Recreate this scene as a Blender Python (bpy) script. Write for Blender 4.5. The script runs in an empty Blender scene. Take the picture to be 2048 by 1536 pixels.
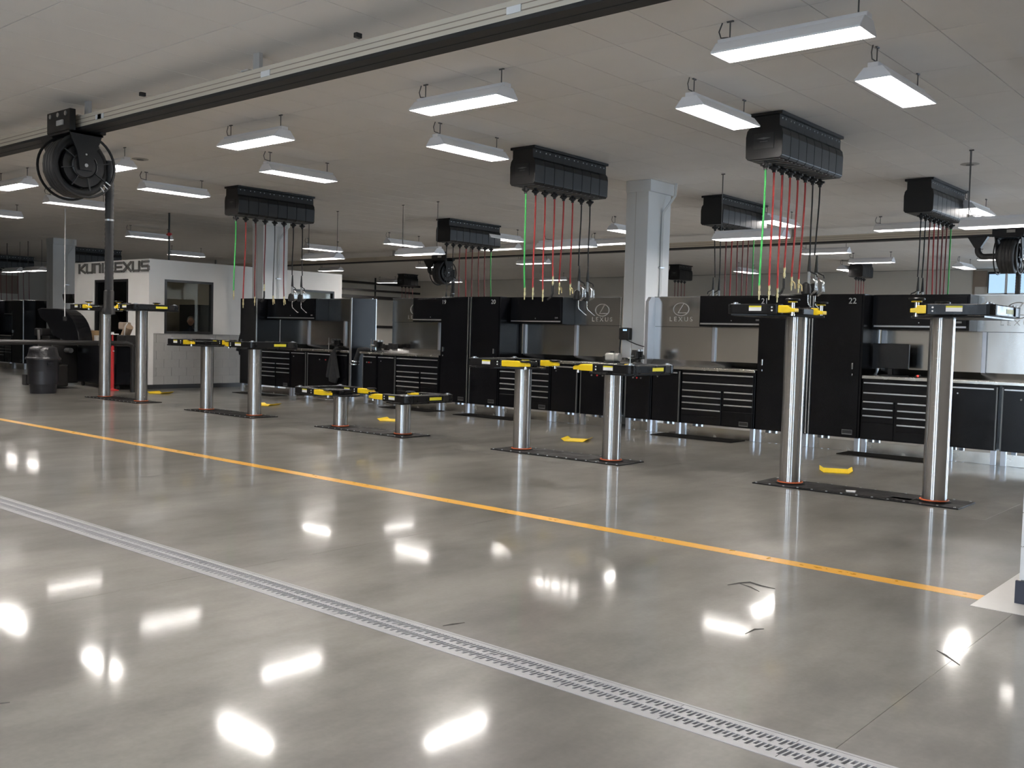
import bpy, math, random
from mathutils import Matrix, Vector
random.seed(7)
PI = math.pi
S = bpy.context.scene
C = S.collection

# ------------------------------------------------------------------ camera
cd = bpy.data.cameras.new('camera'); cam = bpy.data.objects.new('camera', cd); C.objects.link(cam)
cd.sensor_fit = 'HORIZONTAL'; cd.sensor_width = 36.0; cd.lens = 1953.52 / 2048 * 36.0
cd.clip_start = 0.05; cd.clip_end = 300
_R = Matrix(((0.7588, -0.0527, 0.6491), (0.6508, 0.0206, -0.7590), (0.0266, 0.9984, 0.0499)))
_x = Vector((_R[0][0], _R[1][0], _R[2][0])).normalized()
_z = Vector((_R[0][2], _R[1][2], _R[2][2])); _z = (_z - _z.dot(_x) * _x).normalized(); _y = _z.cross(_x)
cam.matrix_world = Matrix(((_x.x, _y.x, _z.x, 0), (_x.y, _y.y, _z.y, 0), (_x.z, _y.z, _z.z, 1.5), (0, 0, 0, 1)))
S.camera = cam

# ------------------------------------------------------------------ view, world, light levels
S.view_settings.view_transform = 'Standard'; S.view_settings.look = 'None'
S.view_settings.gamma = 1.0; S.view_settings.use_curve_mapping = False
S.view_settings.exposure = 0.0
TUBE = 80.0            # emission of the fluorescent tubes
SKY = 13.0              # daylight outside the door openings
W = bpy.data.worlds.new('sky'); S.world = W; W.use_nodes = True
_b = W.node_tree.nodes['Background']; _b.inputs[0].default_value = (0.66, 0.82, 1.0, 1); _b.inputs[1].default_value = SKY
cy = S.cycles
cy.use_denoising = True
cy.max_bounces = 8; cy.diffuse_bounces = 5; cy.glossy_bounces = 5; cy.transmission_bounces = 6; cy.transparent_max_bounces = 8
cy.caustics_reflective = False; cy.caustics_refractive = False
cy.sample_clamp_indirect = 6.0; cy.blur_glossy = 0.6

# ------------------------------------------------------------------ materials
def mat(name, col, rough=0.5, metal=0.0, spec=0.5, var=0.0, vscale=6.0, rvar=0.0, bump=0.0, bscale=40.0, stretch=(1, 1, 1), coat=0.0, emit=None, aniso=0.0):
    m = bpy.data.materials.new(name); m.use_nodes = True
    n, l = m.node_tree.nodes, m.node_tree.links
    p = n['Principled BSDF']
    p.inputs['Base Color'].default_value = (*col, 1); p.inputs['Roughness'].default_value = rough
    p.inputs['Metallic'].default_value = metal; p.inputs['Specular IOR Level'].default_value = spec
    p.inputs['Coat Weight'].default_value = coat
    if aniso:
        p.inputs['Anisotropic'].default_value = aniso; tg = n.new('ShaderNodeTangent'); tg.direction_type = 'RADIAL'; tg.axis = 'Z'; p.inputs['Anisotropic Rotation'].default_value = 0.25
        l.new(tg.outputs[0], p.inputs['Tangent'])
    if emit: p.inputs['Emission Color'].default_value = (*emit[0], 1); p.inputs['Emission Strength'].default_value = emit[1]
    tc = n.new('ShaderNodeTexCoord'); mp = n.new('ShaderNodeMapping'); mp.inputs['Scale'].default_value = stretch
    l.new(tc.outputs['Object'], mp.inputs['Vector'])
    if var or rvar:
        t = n.new('ShaderNodeTexNoise'); t.inputs['Scale'].default_value = vscale; t.inputs['Detail'].default_value = 5
        l.new(mp.outputs['Vector'], t.inputs['Vector'])
        if var:
            r = n.new('ShaderNodeMapRange'); r.inputs[3].default_value = 1 - var; r.inputs[4].default_value = 1 + var
            r.inputs[1].default_value = 0.25; r.inputs[2].default_value = 0.75
            mx = n.new('ShaderNodeVectorMath'); mx.operation = 'SCALE'; mx.inputs[0].default_value = col
            l.new(t.outputs[0], r.inputs[0]); l.new(r.outputs[0], mx.inputs['Scale']); l.new(mx.outputs[0], p.inputs['Base Color'])
        if rvar:
            r2 = n.new('ShaderNodeMapRange'); r2.inputs[3].default_value = max(0.02, rough - rvar); r2.inputs[4].default_value = rough + rvar
            r2.inputs[1].default_value = 0.3; r2.inputs[2].default_value = 0.7
            l.new(t.outputs[0], r2.inputs[0]); l.new(r2.outputs[0], p.inputs['Roughness'])
    if bump:
        t2 = n.new('ShaderNodeTexNoise'); t2.inputs['Scale'].default_value = bscale; t2.inputs['Detail'].default_value = 3
        b = n.new('ShaderNodeBump'); b.inputs['Strength'].default_value = bump; b.inputs['Distance'].default_value = 0.02
        l.new(mp.outputs['Vector'], t2.inputs['Vector']); l.new(t2.outputs[0], b.inputs['Height']); l.new(b.outputs[0], p.inputs['Normal'])
    return m

def concrete(name='polished_concrete', gain=1.0):
    m = bpy.data.materials.new(name); m.use_nodes = True
    n, l = m.node_tree.nodes, m.node_tree.links; p = n['Principled BSDF']
    g = n.new('ShaderNodeNewGeometry')
    def noise(sc, det, st=(1, 1, 1), rough=0.5):
        mp = n.new('ShaderNodeMapping'); mp.inputs['Scale'].default_value = st
        t = n.new('ShaderNodeTexNoise'); t.inputs['Scale'].default_value = sc; t.inputs['Detail'].default_value = det
        t.inputs['Roughness'].default_value = rough
        l.new(g.outputs['Position'], mp.inputs['Vector']); l.new(mp.outputs['Vector'], t.inputs['Vector']); return t.outputs[0]
    def ramp(src, a, b, lo, hi):
        r = n.new('ShaderNodeMapRange'); r.interpolation_type = 'SMOOTHSTEP'
        for k, v in enumerate((a, b, lo, hi)): r.inputs[k + 1].default_value = v
        l.new(src, r.inputs[0]); return r.outputs[0]
    def op(kind, x, y):
        q = n.new('ShaderNodeMath'); q.operation = kind; l.new(x, q.inputs[0])
        if isinstance(y, float): q.inputs[1].default_value = y
        else: l.new(y, q.inputs[1])
        return q.outputs[0]
    cloud = ramp(noise(0.55, 4), .25, .75, .68, 1.32)                       # broad trowel clouding
    streak = ramp(noise(2.2, 6, (1.0, 0.45, 1), .6), .25, .75, .70, 1.30)   # shorter smears
    fine = ramp(noise(38, 3), .2, .8, .95, 1.05)
    f = op('MULTIPLY', op('MULTIPLY', cloud, streak), fine)
    mx = n.new('ShaderNodeVectorMath'); mx.operation = 'SCALE'; mx.inputs[0].default_value = (0.192 * gain, 0.181 * gain, 0.163 * gain)
    l.new(f, mx.inputs['Scale']); l.new(mx.outputs[0], p.inputs['Base Color'])
    p.inputs['Roughness'].default_value = 0.30; p.inputs['Specular IOR Level'].default_value = 0.20
    p.inputs['Coat Weight'].default_value = 0.62; p.inputs['Coat IOR'].default_value = 1.42
    l.new(ramp(noise(1.3, 4, (1, 1.4, 1)), .25, .75, .045, .10), p.inputs['Coat Roughness'])
    bu = n.new('ShaderNodeBump'); bu.inputs['Strength'].default_value = 0.02; bu.inputs['Distance'].default_value = 0.01
    l.new(noise(2.5, 1), bu.inputs['Height']); l.new(bu.outputs[0], p.inputs['Coat Normal'])
    return m

def glass(name, tint=(0.72, 0.73, 0.70)):
    m = bpy.data.materials.new(name); m.use_nodes = True
    n, l = m.node_tree.nodes, m.node_tree.links; n.remove(n['Principled BSDF'])
    o = n['Material Output']; tr = n.new('ShaderNodeBsdfTransparent'); tr.inputs[0].default_value = (*tint, 1)
    gl = n.new('ShaderNodeBsdfGlossy'); gl.inputs['Roughness'].default_value = 0.03
    fr = n.new('ShaderNodeFresnel'); fr.inputs[0].default_value = 1.5
    mx = n.new('ShaderNodeMixShader'); l.new(fr.outputs[0], mx.inputs[0]); l.new(tr.outputs[0], mx.inputs[1]); l.new(gl.outputs[0], mx.inputs[2]); l.new(mx.outputs[0], o.inputs[0])
    return m

M = dict(
    concrete=concrete(), concrete_pale=concrete('pale_concrete', 1.13),
    joint=mat('floor_joint', (0.09, 0.085, 0.076), 0.8, var=.2),
    tile=mat('ceiling_tile', (0.90, 0.875, 0.85), 0.85, var=0.02, vscale=2, bump=0.15, bscale=160),
    grid=mat('ceiling_grid', (0.42, 0.405, 0.385), 0.8, var=.03),
    grid_dark=mat('reel_rib_grey', (0.16, 0.155, 0.15), 0.5, var=.05),
    wall=mat('painted_wall', (0.72, 0.69, 0.63), 0.8, var=0.02, vscale=3, bump=0.06, bscale=90),
    white=mat('white_wall_paint', (0.82, 0.81, 0.79), 0.7, var=0.02, vscale=3, bump=0.05, bscale=90),
    colpaint=mat('column_paint', (0.66, 0.675, 0.68), 0.55, var=0.02, vscale=4),
    block=mat('grey_block_paint', (0.40, 0.395, 0.385), 0.6, var=0.03, vscale=8, bump=0.25, bscale=70),
    whiteblock=mat('white_block_paint', (0.74, 0.74, 0.74), 0.55, var=0.03, vscale=8, bump=0.25, bscale=70),
    mortar=mat('mortar', (0.33, 0.325, 0.315), 0.9, var=.05),
    navy=mat('navy_rubber_base', (0.012, 0.014, 0.028), 0.45, var=.1),
    black=mat('black_enamel', (0.0042, 0.0043, 0.0055), 0.22, spec=0.22, var=0.1, rvar=0.04, vscale=3),
    blackmat=mat('black_plastic', (0.011, 0.0105, 0.0105), 0.42, spec=.35, var=0.15, vscale=9, bump=0.08, bscale=120),
    rubber=mat('black_rubber', (0.017, 0.0165, 0.017), 0.6, var=0.15, vscale=12),
    armblack=mat('black_arm_paint', (0.006, 0.006, 0.0065), 0.3, spec=.25, var=0.15, vscale=9, rvar=.06),
    steel=mat('stainless_panel', (0.60, 0.585, 0.56), 0.17, 1.0, var=0.05, vscale=1.2, rvar=0.05, bump=0.05, bscale=2.5, stretch=(1, 1, 0.35)),
    steeltop=mat('stainless_worktop', (0.64, 0.62, 0.58), 0.24, 1.0, var=0.06, vscale=4, rvar=0.06, stretch=(1, 6, 1)),
    post=mat('polished_post_steel', (0.47, 0.465, 0.46), 0.23, 1.0, aniso=0.95),
    alu=mat('aluminium_trim', (0.55, 0.56, 0.57), 0.33, 1.0, var=0.05, vscale=20),
    leg=mat('bright_leg_steel', (0.50, 0.52, 0.56), 0.38, 0.8, var=0.05),
    chrome=mat('chrome', (0.75, 0.75, 0.75), 0.12, 1.0, var=0.02),
    brass=mat('brass_fitting', (0.72, 0.60, 0.32), 0.3, 1.0, var=0.08, vscale=30),
    rail=mat('anodised_rail', (0.66, 0.60, 0.50), 0.5, 0.15, var=0.04, stretch=(.3, 1, 1)),
    yellow=mat('yellow_enamel', (0.86, 0.60, 0.012), 0.4, var=0.05, vscale=9),
    line=mat('yellow_floor_paint', (0.74, 0.37, 0.035), 0.32, var=0.10, vscale=9, rvar=.06),
    sticker=mat('white_sticker', (0.80, 0.80, 0.80), 0.5, var=0.03),
    stickery=mat('yellow_sticker', (0.68, 0.62, 0.04), 0.5, var=0.05),
    red=mat('red_hose_rubber', (0.42, 0.030, 0.028), 0.45, var=0.08),
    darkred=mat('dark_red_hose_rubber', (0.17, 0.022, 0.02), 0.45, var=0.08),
    redpaint=mat('red_enamel', (0.48, 0.022, 0.025), 0.35, var=0.05),
    orange=mat('orange_seal', (0.62, 0.12, 0.03), 0.5, var=0.1),
    green=mat('green_hose_rubber', (0.05, 0.42, 0.09), 0.45, var=0.08),
    fix=mat('fixture_enamel', (0.72, 0.72, 0.74), 0.4, var=0.02),
    reflector=mat('fixture_reflector', (0.86, 0.86, 0.87), 0.3, var=0.01),
    tube=mat('fluorescent_tube', (0.9, 0.9, 0.9), 0.4, emit=((1.0, 0.94, 0.885), TUBE), var=.01),
    cable=mat('grey_cable', (0.10, 0.10, 0.10), 0.6, var=.1),
    drain=mat('drain_grate', (0.36, 0.36, 0.372), 0.45, 0.25, var=0.08, vscale=15),
    dark=mat('dark_pit', (0.02, 0.02, 0.02), 0.9, var=.1),
    mat=mat('rubber_mat', (0.010, 0.0095, 0.009), 0.85, spec=.08, var=0.1, bump=0.2, bscale=90),
    plate=mat('pit_plate', (0.010, 0.0095, 0.0095), 0.5, spec=.12, var=0.35, vscale=5, rvar=0.12, bump=0.1, bscale=60),
    patch=mat('white_floor_paint', (0.60, 0.585, 0.56), 0.28, var=0.05, vscale=5),
    letter=mat('sign_letter_metal', (0.17, 0.165, 0.155), 0.45, 0.3, var=0.04),
    frame=mat('window_frame_black', (0.012, 0.0115, 0.012), 0.4, var=.1),
    number=mat('number_decal', (0.50, 0.50, 0.50), 0.5, var=.03),
    emblem=mat('etched_emblem', (0.62, 0.61, 0.59), 0.5, 0.6, var=0.02),
    badge=mat('badge_outline', (0.16, 0.16, 0.16), 0.4, 0.6, var=.05),
    cloth=mat('dark_jacket_cloth', (0.011, 0.012, 0.014), 0.9, var=0.2, vscale=14, bump=0.3, bscale=30),
    card=mat('cardboard', (0.36, 0.235, 0.12), 0.85, var=0.06, vscale=12),
    paper=mat('paper', (0.72, 0.71, 0.69), 0.8, var=0.03),
    bag=mat('black_bin_bag', (0.012, 0.012, 0.014), 0.3, var=0.2, bump=0.5, bscale=14),
    bin=mat('black_bin_plastic', (0.012, 0.013, 0.018), 0.38, var=0.1),
    brown=mat('brown_sack', (0.30, 0.22, 0.15), 0.85, var=0.1),
    ledblue=mat('charger_screen', (0.3, 0.5, 0.75), 0.3, emit=((0.55, 0.8, 1.0), 0.9), var=.02),
    ledred=mat('mouse_light', (0.8, 0.05, 0.04), 0.3, emit=((1.0, 0.06, 0.05), 1.6), var=.02),
    grinder=mat('grinder_enamel', (0.62, 0.60, 0.55), 0.4, var=0.04),
    clearplastic=mat('clear_grey_plastic', (0.42, 0.44, 0.45), 0.2, var=0.08),
    screen=mat('dark_screen', (0.010, 0.011, 0.013), 0.22, var=.05),
    glass=glass('window_glass'),
    panel=mat('wall_panel_brown', (0.30, 0.24, 0.19), 0.6, var=.04),
    skin=mat('skin', (0.50, 0.29, 0.22), 0.55, var=0.05, vscale=30),
    hair=mat('grey_hair', (0.20, 0.19, 0.18), 0.8, var=0.15, vscale=60),
    shirt=mat('dark_blue_shirt', (0.018, 0.024, 0.045), 0.85, var=0.1, vscale=20),
    office=mat('office_inner_wall', (0.30, 0.26, 0.20), 0.85, var=.04),
)

# ------------------------------------------------------------------ mesh helpers
class MB:
    def __init__(s): s.v = []; s.f = []
    def add(s, vs, fs):
        k = len(s.v); s.v += [tuple(v) for v in vs]; s.f += [tuple(i + k for i in f) for f in fs]; return s
    def box(s, x0, x1, y0, y1, z0, z1):
        return s.add([(x0, y0, z0), (x1, y0, z0), (x1, y1, z0), (x0, y1, z0), (x0, y0, z1), (x1, y0, z1), (x1, y1, z1), (x0, y1, z1)],
                     [(3, 2, 1, 0), (4, 5, 6, 7), (0, 1, 5, 4), (1, 2, 6, 5), (2, 3, 7, 6), (3, 0, 4, 7)])
    def bar(s, p, q, w, h=None):
        p = Vector(p); q = Vector(q); h = h or w; d = (q - p).normalized()
        u = d.cross(Vector((0, 0, 1)) if abs(d.z) < .95 else Vector((1, 0, 0))).normalized(); t = u.cross(d)
        vs = [e + a * u * w / 2 + b * t * h / 2 for e in (p, q) for a, b in ((-1, -1), (1, -1), (1, 1), (-1, 1))]
        return s.add(vs, [(0, 1, 2, 3), (7, 6, 5, 4), (0, 4, 5, 1), (1, 5, 6, 2), (2, 6, 7, 3), (3, 7, 4, 0)])
    def prism(s, poly, a, b, ax):
        f = {'x': lambda u, v, w: (w, u, v), 'y': lambda u, v, w: (u, w, v), 'z': lambda u, v, w: (u, v, w)}[ax]
        n = len(poly); vs = [f(u, v, a) for u, v in poly] + [f(u, v, b) for u, v in poly]
        fs = [tuple(range(n))[::-1], tuple(range(n, 2 * n))] + [(i, (i + 1) % n, n + (i + 1) % n, n + i) for i in range(n)]
        if ax == 'y': fs = [g[::-1] for g in fs]
        ar = sum(poly[i][0] * poly[(i + 1) % n][1] - poly[(i + 1) % n][0] * poly[i][1] for i in range(n))
        if (ar < 0) != (b < a): fs = [g[::-1] for g in fs]
        return s.add(vs, fs)
    def tube(s, pts, r, n=10, cap=True):
        pts = [Vector(p) for p in pts]; rs = r if isinstance(r, (list, tuple)) else [r] * len(pts)
        u = None; vs = []
        for i, p in enumerate(pts):
            d = (pts[min(i + 1, len(pts) - 1)] - pts[max(i - 1, 0)]).normalized()
            if u is None: u = d.cross(Vector((0, 0, 1)) if abs(d.z) < .9 else Vector((1, 0, 0))).normalized()
            else: u = (u - u.dot(d) * d).normalized()
            w = d.cross(u)
            vs += [p + rs[i] * (math.cos(2 * PI * k / n) * u + math.sin(2 * PI * k / n) * w) for k in range(n)]
        fs = [(i * n + k, i * n + (k + 1) % n, (i + 1) * n + (k + 1) % n, (i + 1) * n + k) for i in range(len(pts) - 1) for k in range(n)]
        if cap: fs += [tuple(range(n))[::-1], tuple((len(pts) - 1) * n + k for k in range(n))]
        return s.add(vs, fs)
    def cyl(s, p, q, r, n=16, r2=None): return s.tube([p, q], [r, r if r2 is None else r2], n)
    def lathe(s, prof, n=24, o=(0, 0, 0), ax='z', ring=False):
        vs = []; prof = list(prof) + ([prof[0]] if ring else [])
        for r, z in prof:
            for k in range(n):
                c, t = r * math.cos(2 * PI * k / n), r * math.sin(2 * PI * k / n)
                q = (c, t, z) if ax == 'z' else ((z, c, t) if ax == 'x' else (t, z, c))
                vs.append((q[0] + o[0], q[1] + o[1], q[2] + o[2]))
        m = len(prof)
        fs = [(i * n + k, i * n + (k + 1) % n, (i + 1) * n + (k + 1) % n, (i + 1) * n + k) for i in range(m - 1) for k in range(n)]
        if not ring: fs += [tuple(range(n))[::-1], tuple((m - 1) * n + k for k in range(n))]
        return s.add(vs, fs)
    def ell(s, c, r, nu=14, nv=9):
        prof = [(max(1e-4, math.sin(PI * i / nv)), -math.cos(PI * i / nv)) for i in range(nv + 1)]
        k = len(s.v); s.lathe(prof, nu)
        for i in range(k, len(s.v)):
            x, y, z = s.v[i]; s.v[i] = (c[0] + x * r[0], c[1] + y * r[1], c[2] + z * r[2])
        return s
    def build(s, name, m, parent=None, smooth=None, bevel=0.0, loc=None, rz=0.0, seg=2):
        me = bpy.data.meshes.new(name); me.from_pydata(s.v, [], s.f); me.update()
        me.materials.append(M[m] if isinstance(m, str) else m)
        o = bpy.data.objects.new(name, me); C.objects.link(o)
        if smooth is not None:
            me.polygons.foreach_set('use_smooth', [True] * len(me.polygons)); me.set_sharp_from_angle(angle=math.radians(smooth))
        if bevel:
            b = o.modifiers.new('bevel', 'BEVEL'); b.width = bevel; b.segments = seg; b.limit_method = 'ANGLE'; b.angle_limit = math.radians(40)
        if parent is not None: o.parent = parent
        if loc: o.location = loc
        o.rotation_euler.z = rz
        return o

def again(o, parent, loc=None, rz=None):
    c = o.copy(); C.objects.link(c); c.parent = parent
    if loc is not None: c.location = loc
    if rz is not None: c.rotation_euler.z = rz
    return c
KIDS = {}
def copy_tree(o, parent=None, lvl=0):
    c = o.copy(); C.objects.link(c); c.parent = parent
    for ch in list(o.children): copy_tree(ch, c, lvl + 1)
    return c
def tag(o, label, cat, group=None, kind=None):
    o['label'] = label; o['category'] = cat
    if group: o['group'] = group
    if kind: o['kind'] = kind
    return o
def thing(name, label, cat, loc=(0, 0, 0), rz=0.0, group=None):
    o = bpy.data.objects.new(name, None); C.objects.link(o); o.location = loc; o.rotation_euler.z = rz; o.empty_display_size = .1
    return tag(o, label, cat, group)
def struct(name, mb, m, label, cat, **k): return tag(mb.build(name, m, **k), label, cat, kind='structure')
_txt = {}
def text_mesh(body, size, depth=0.002):
    key = (body, size, depth)
    if key not in _txt:
        cu = bpy.data.curves.new('text', 'FONT'); cu.body = body; cu.size = size; cu.extrude = depth; cu.align_x = 'CENTER'; cu.align_y = 'CENTER'; cu.resolution_u = 3
        o = bpy.data.objects.new('text', cu); C.objects.link(o)
        dg = bpy.context.evaluated_depsgraph_get(); dg.update()
        me = bpy.data.meshes.new_from_object(o.evaluated_get(dg)); bpy.data.objects.remove(o); bpy.data.curves.remove(cu); _txt[key] = me
    return _txt[key]
def text(name, body, size, m, parent, loc, rot=(PI / 2, 0, 0), sx=1.0):
    me = text_mesh(body, size).copy(); me.materials.clear(); me.materials.append(M[m])
    o = bpy.data.objects.new(name, me); C.objects.link(o); o.parent = parent; o.location = loc; o.rotation_euler = rot; o.scale = (sx, 1, 1); return o

ZC = 4.2     # ceiling height
ORD = ['first', 'second', 'third', 'fourth', 'fifth', 'sixth', 'seventh', 'eighth', 'ninth']

# ================================================================== SETTING
# floor of slabs over a base, with the trench for the drain left open
fl = struct('floor', MB().box(-45, 9.2, -5.7, 36.6, -0.5, -0.22), 'joint', 'polished grey concrete workshop floor in large slabs', 'floor')
JX = [-1.37 - 3.83 * k for k in range(-2, 12)]
xs = [9.0] + [x for x in JX if -44 < x < 9] + [-44.8]
for i in range(len(xs) - 1):
    for y0, y1 in ((-5.5, 3.26), (3.50, 13.77), (13.77, 36.4)):
        MB().box(xs[i + 1] + .001, xs[i] - .001, y0 + .001, y1 - .001, -.22, 0).build('slab', 'concrete', fl)
st = MB().box(-44, -1.60, 6.20, 6.33, 0.0, 0.0016).build('painted_line', 'line', fl); st['label'] = 'orange yellow painted line along the drive aisle'
pt = MB().box(-1.60, 4, 6.02, 6.29, 0, 0.0022).box(-1.60, -1.41, 6.29, 10.5, 0, 0.0022).build('painted_patch', 'patch', fl); pt['label'] = 'white painted strip of floor around the block wall'

# trench drain
td = thing('trench_drain', 'long narrow trench drain with pale slotted grates across the floor', 'drain', (0, 3.38, 0))
MB().box(-44, 8.9, -.12, -.105, -.10, 0.002).box(-44, 8.9, .105, .12, -.10, 0.002).build('frame', 'drain', td)
def grate():
    b = MB(); L = .5; n = 23; z0, z1 = -.025, 0.001; p = L / n
    b.box(0, L - .003, -.103, -.072, z0, z1).box(0, L - .003, -.012, .012, z0, z1).box(0, L - .003, .072, .103, z0, z1)
    for k in range(n):
        for y0, y1, o in ((-.072, -.012, 0.0), (.012, .072, .5 * p)):
            x = k * p + o; a = .010
            b.prism([(x, y0), (x + p * .34, y0), (x + p * .34 + a, y1), (x + a, y1)], z0, z1 - .0005, 'z')
            if k % 2: b.box(x + p * .4, x + p + .004, y0, y0 + .024, z0, z1 - .0007)
    return b
g0 = None
for k in range(54):
    X = -19.0 + k * .5
    if g0 is None: g0 = grate().build('grate', 'drain', td, loc=(X, 0, 0))
    else: again(g0, td, (X, 0, 0))
MB().box(-44, -19.0, -.103, .103, -.025, 0.001).build('grate_run', 'drain', td)
MB().box(-44, 8.9, -.104, .104, -.215, -.2).build('channel_bottom', 'dark', td)

# ceiling
ce = struct('ceiling', MB().box(-45, 9.2, -5.7, 36.6, ZC + .009, ZC + .3), 'grid', 'suspended ceiling of large pale rectangular tiles', 'ceiling')
PX, PY = .62, 1.2352
t0 = None; rest = MB(); g = .0045
def tilebox(b, x, y): return b.box(x + g, x + PX - g, y + g, y + PY - g, ZC, ZC + .012)
for i in range(-64, 24):
    for j in range(-9, 26):
        x, y = -5.91 + i * PX, 5.07 + j * PY
        if x < -44 or x > 8.8 or y < -5.5 or y > 35.2: continue
        if -18.4 < x < -2.0 and 2.0 < y < 13.0:
            if t0 is None: t0 = tilebox(MB(), 0, 0).build('ceiling_tile', 'tile', ce, loc=(x, y, 0))
            else: again(t0, ce, (x, y, 0))
        else: tilebox(rest, x, y)
ro = rest.build('ceiling_tile_field', 'tile', ce); ro['kind'] = 'stuff'
struct('beam', MB().box(-2.38, 9, -5.5, 36.3, 4.13, 4.199), 'tile', 'lowered ceiling band beside the block wall', 'ceiling beam')

# outer walls
DB = [(-2.2, 2.2), (3.8, 8.2)]   # unseen openings added behind the block room, to let daylight onto the ceiling
b = MB().box(-45, -2.2, 36.2, 36.5, 0, ZC).box(2.2, 3.8, 36.2, 36.5, 0, ZC).box(8.2, 9, 36.2, 36.5, 0, ZC)
for a_, c_ in DB: b.box(a_, c_, 36.2, 36.5, 3.6, ZC).box(a_, c_, 36.2, 36.5, 0, .2)
struct('wall_back', b, 'wall', 'far beige end wall of the workshop', 'wall')
for a_, c_ in DB:
    ld = bpy.data.lights.new('daylight_portal', 'AREA'); ld.shape = 'RECTANGLE'; ld.size = c_ - a_; ld.size_y = 3.4; ld.cycles.is_portal = True
    lo = bpy.data.objects.new('daylight_portal', ld); C.objects.link(lo); lo.location = ((a_ + c_) / 2, 36.3, 1.9); lo.rotation_euler = (PI / 2, 0, PI)
struct('wall_left', MB().box(-39.4, -39.0, 20, 36.2, 0, ZC).box(-44.6, -44.2, -5.5, 20, 0, ZC).box(-44.2, -39.4, 19.9, 20.0, 0, ZC), 'wall', 'beige side wall far beyond the office', 'wall')
# front side behind the camera: openings of overhead doors, daylight comes through them
DO = [(-6.6, -4.8), (-2.0, -.2), (5.2, 7.0)]
b = MB(); edges = [-44.6] + [v for d in DO for v in d] + [9.2]
for i in range(0, len(edges), 2): b.box(edges[i], edges[i + 1], -5.8, -5.5, 0, ZC)
for a_, c_ in DO: b.box(a_, c_, -5.8, -5.5, 3.5, ZC).box(a_, c_, -5.8, -5.5, 0, .25)
struct('wall_front', b, 'wall', 'wall with the overhead door openings along the drive aisle', 'wall')
for i, (a_, c_) in enumerate(DO):
    ld = bpy.data.lights.new('daylight_portal', 'AREA'); ld.shape = 'RECTANGLE'; ld.size = c_ - a_; ld.size_y = 3.25; ld.cycles.is_portal = True
    lo = bpy.data.objects.new('daylight_portal', ld); C.objects.link(lo); lo.location = ((a_ + c_) / 2, -5.6, 1.875); lo.rotation_euler = (PI / 2, 0, 0)
# end side of the hall: more overhead door openings give the bluish light that falls on the bench sides
DS = [(21.0, 25.0)]
b = MB().box(9.0, 9.3, -5.5, 21.0, 0, ZC); edges = [v for d in DS for v in d][1:] + [36.2]
for i in range(0, len(edges), 2): b.box(9.0, 9.3, edges[i], edges[i + 1], 0, ZC)
for a_, c_ in DS: b.box(9.0, 9.3, a_, c_, 3.6, ZC)
struct('wall_closing', b, 'wall', 'end wall with door openings past the block room', 'wall')
for i, (a_, c_) in enumerate(DS):
    ld = bpy.data.lights.new('daylight_portal', 'AREA'); ld.shape = 'RECTANGLE'; ld.size = c_ - a_; ld.size_y = 3.6; ld.cycles.is_portal = True
    lo = bpy.data.objects.new('daylight_portal', ld); C.objects.link(lo); lo.location = (9.1, (a_ + c_) / 2, 1.8); lo.rotation_euler = (PI / 2, 0, PI / 2)

# block-built room whose corner shows at the picture edge
wr = struct('wall_right', MB().box(-1.40, 9, 6.30, 10.5, 0, ZC - .002), 'mortar', 'white painted block wall corner with navy base', 'wall')
blk = None
def courses(parent, mtl, x0, x1, y, z0, z1, bw=.40, bh=.20, d=.012, axis='x'):
    first = None; r = 0; z = z0
    while z < z1 - .02:
        h = min(bh, z1 - z); x = x0 - (bw / 2 if r % 2 else 0)
        while x < x1 - .02:
            a_, c_ = max(x, x0), min(x + bw, x1)
            if c_ - a_ > .03:
                q = MB()
                if axis == 'x': q.box(a_ + .003, c_ - .003, y - d, y + .02, z + .003, z + h - .003)
                else: q.box(y - .02, y + d, a_ + .003, c_ - .003, z + .003, z + h - .003)
                q.build('block', mtl, parent)
            x += bw
        z += h; r += 1
courses(wr, 'whiteblock', -1.41, .6, 6.30, .14, ZC - .01)
struct('baseboard_right', MB().box(-1.425, 9, 6.275, 6.302, 0, .135), 'navy', 'navy rubber base along the block wall', 'baseboard')

# square columns
def column(x, y, lab, full=True):
    o = struct('column', MB().box(x - .225, x + .225, y, y + .72, 0, ZC), 'colpaint', lab, 'column', bevel=.012)
    MB().box(x - .03, x - .022, y - .003, y, 0, ZC - .02).build('seam', 'grid', o)
    MB().box(x - .235, x + .27, y - .012, y + .74, ZC - .20, ZC - .001).build('capital', 'colpaint', o, bevel=.01)
    yy = y + .42; xx = x + .225
    for k in (0, .035): MB().tube([(xx + .02, yy + k, 0.3), (xx + .02, yy + k, 3.62), (xx + .03, yy + k, 3.68), (xx + .16, yy + k + .15, 3.98), (xx + .17, yy + k + .16, 4.19)], .014, 8).build('conduit', 'colpaint', o, smooth=50)
    MB().box(xx, xx + .045, yy - .05, yy + .09, 2.72, 2.745).build('conduit_clip', 'alu', o)
    return o
column(-9.37, 14.12, 'white painted steel column between benches twenty and twenty one')
column(-20.35, 14.12, 'pale painted column beside the office behind the dark bench')
column(-31.6, 14.12, 'pale column at the far side of the office')

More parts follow.
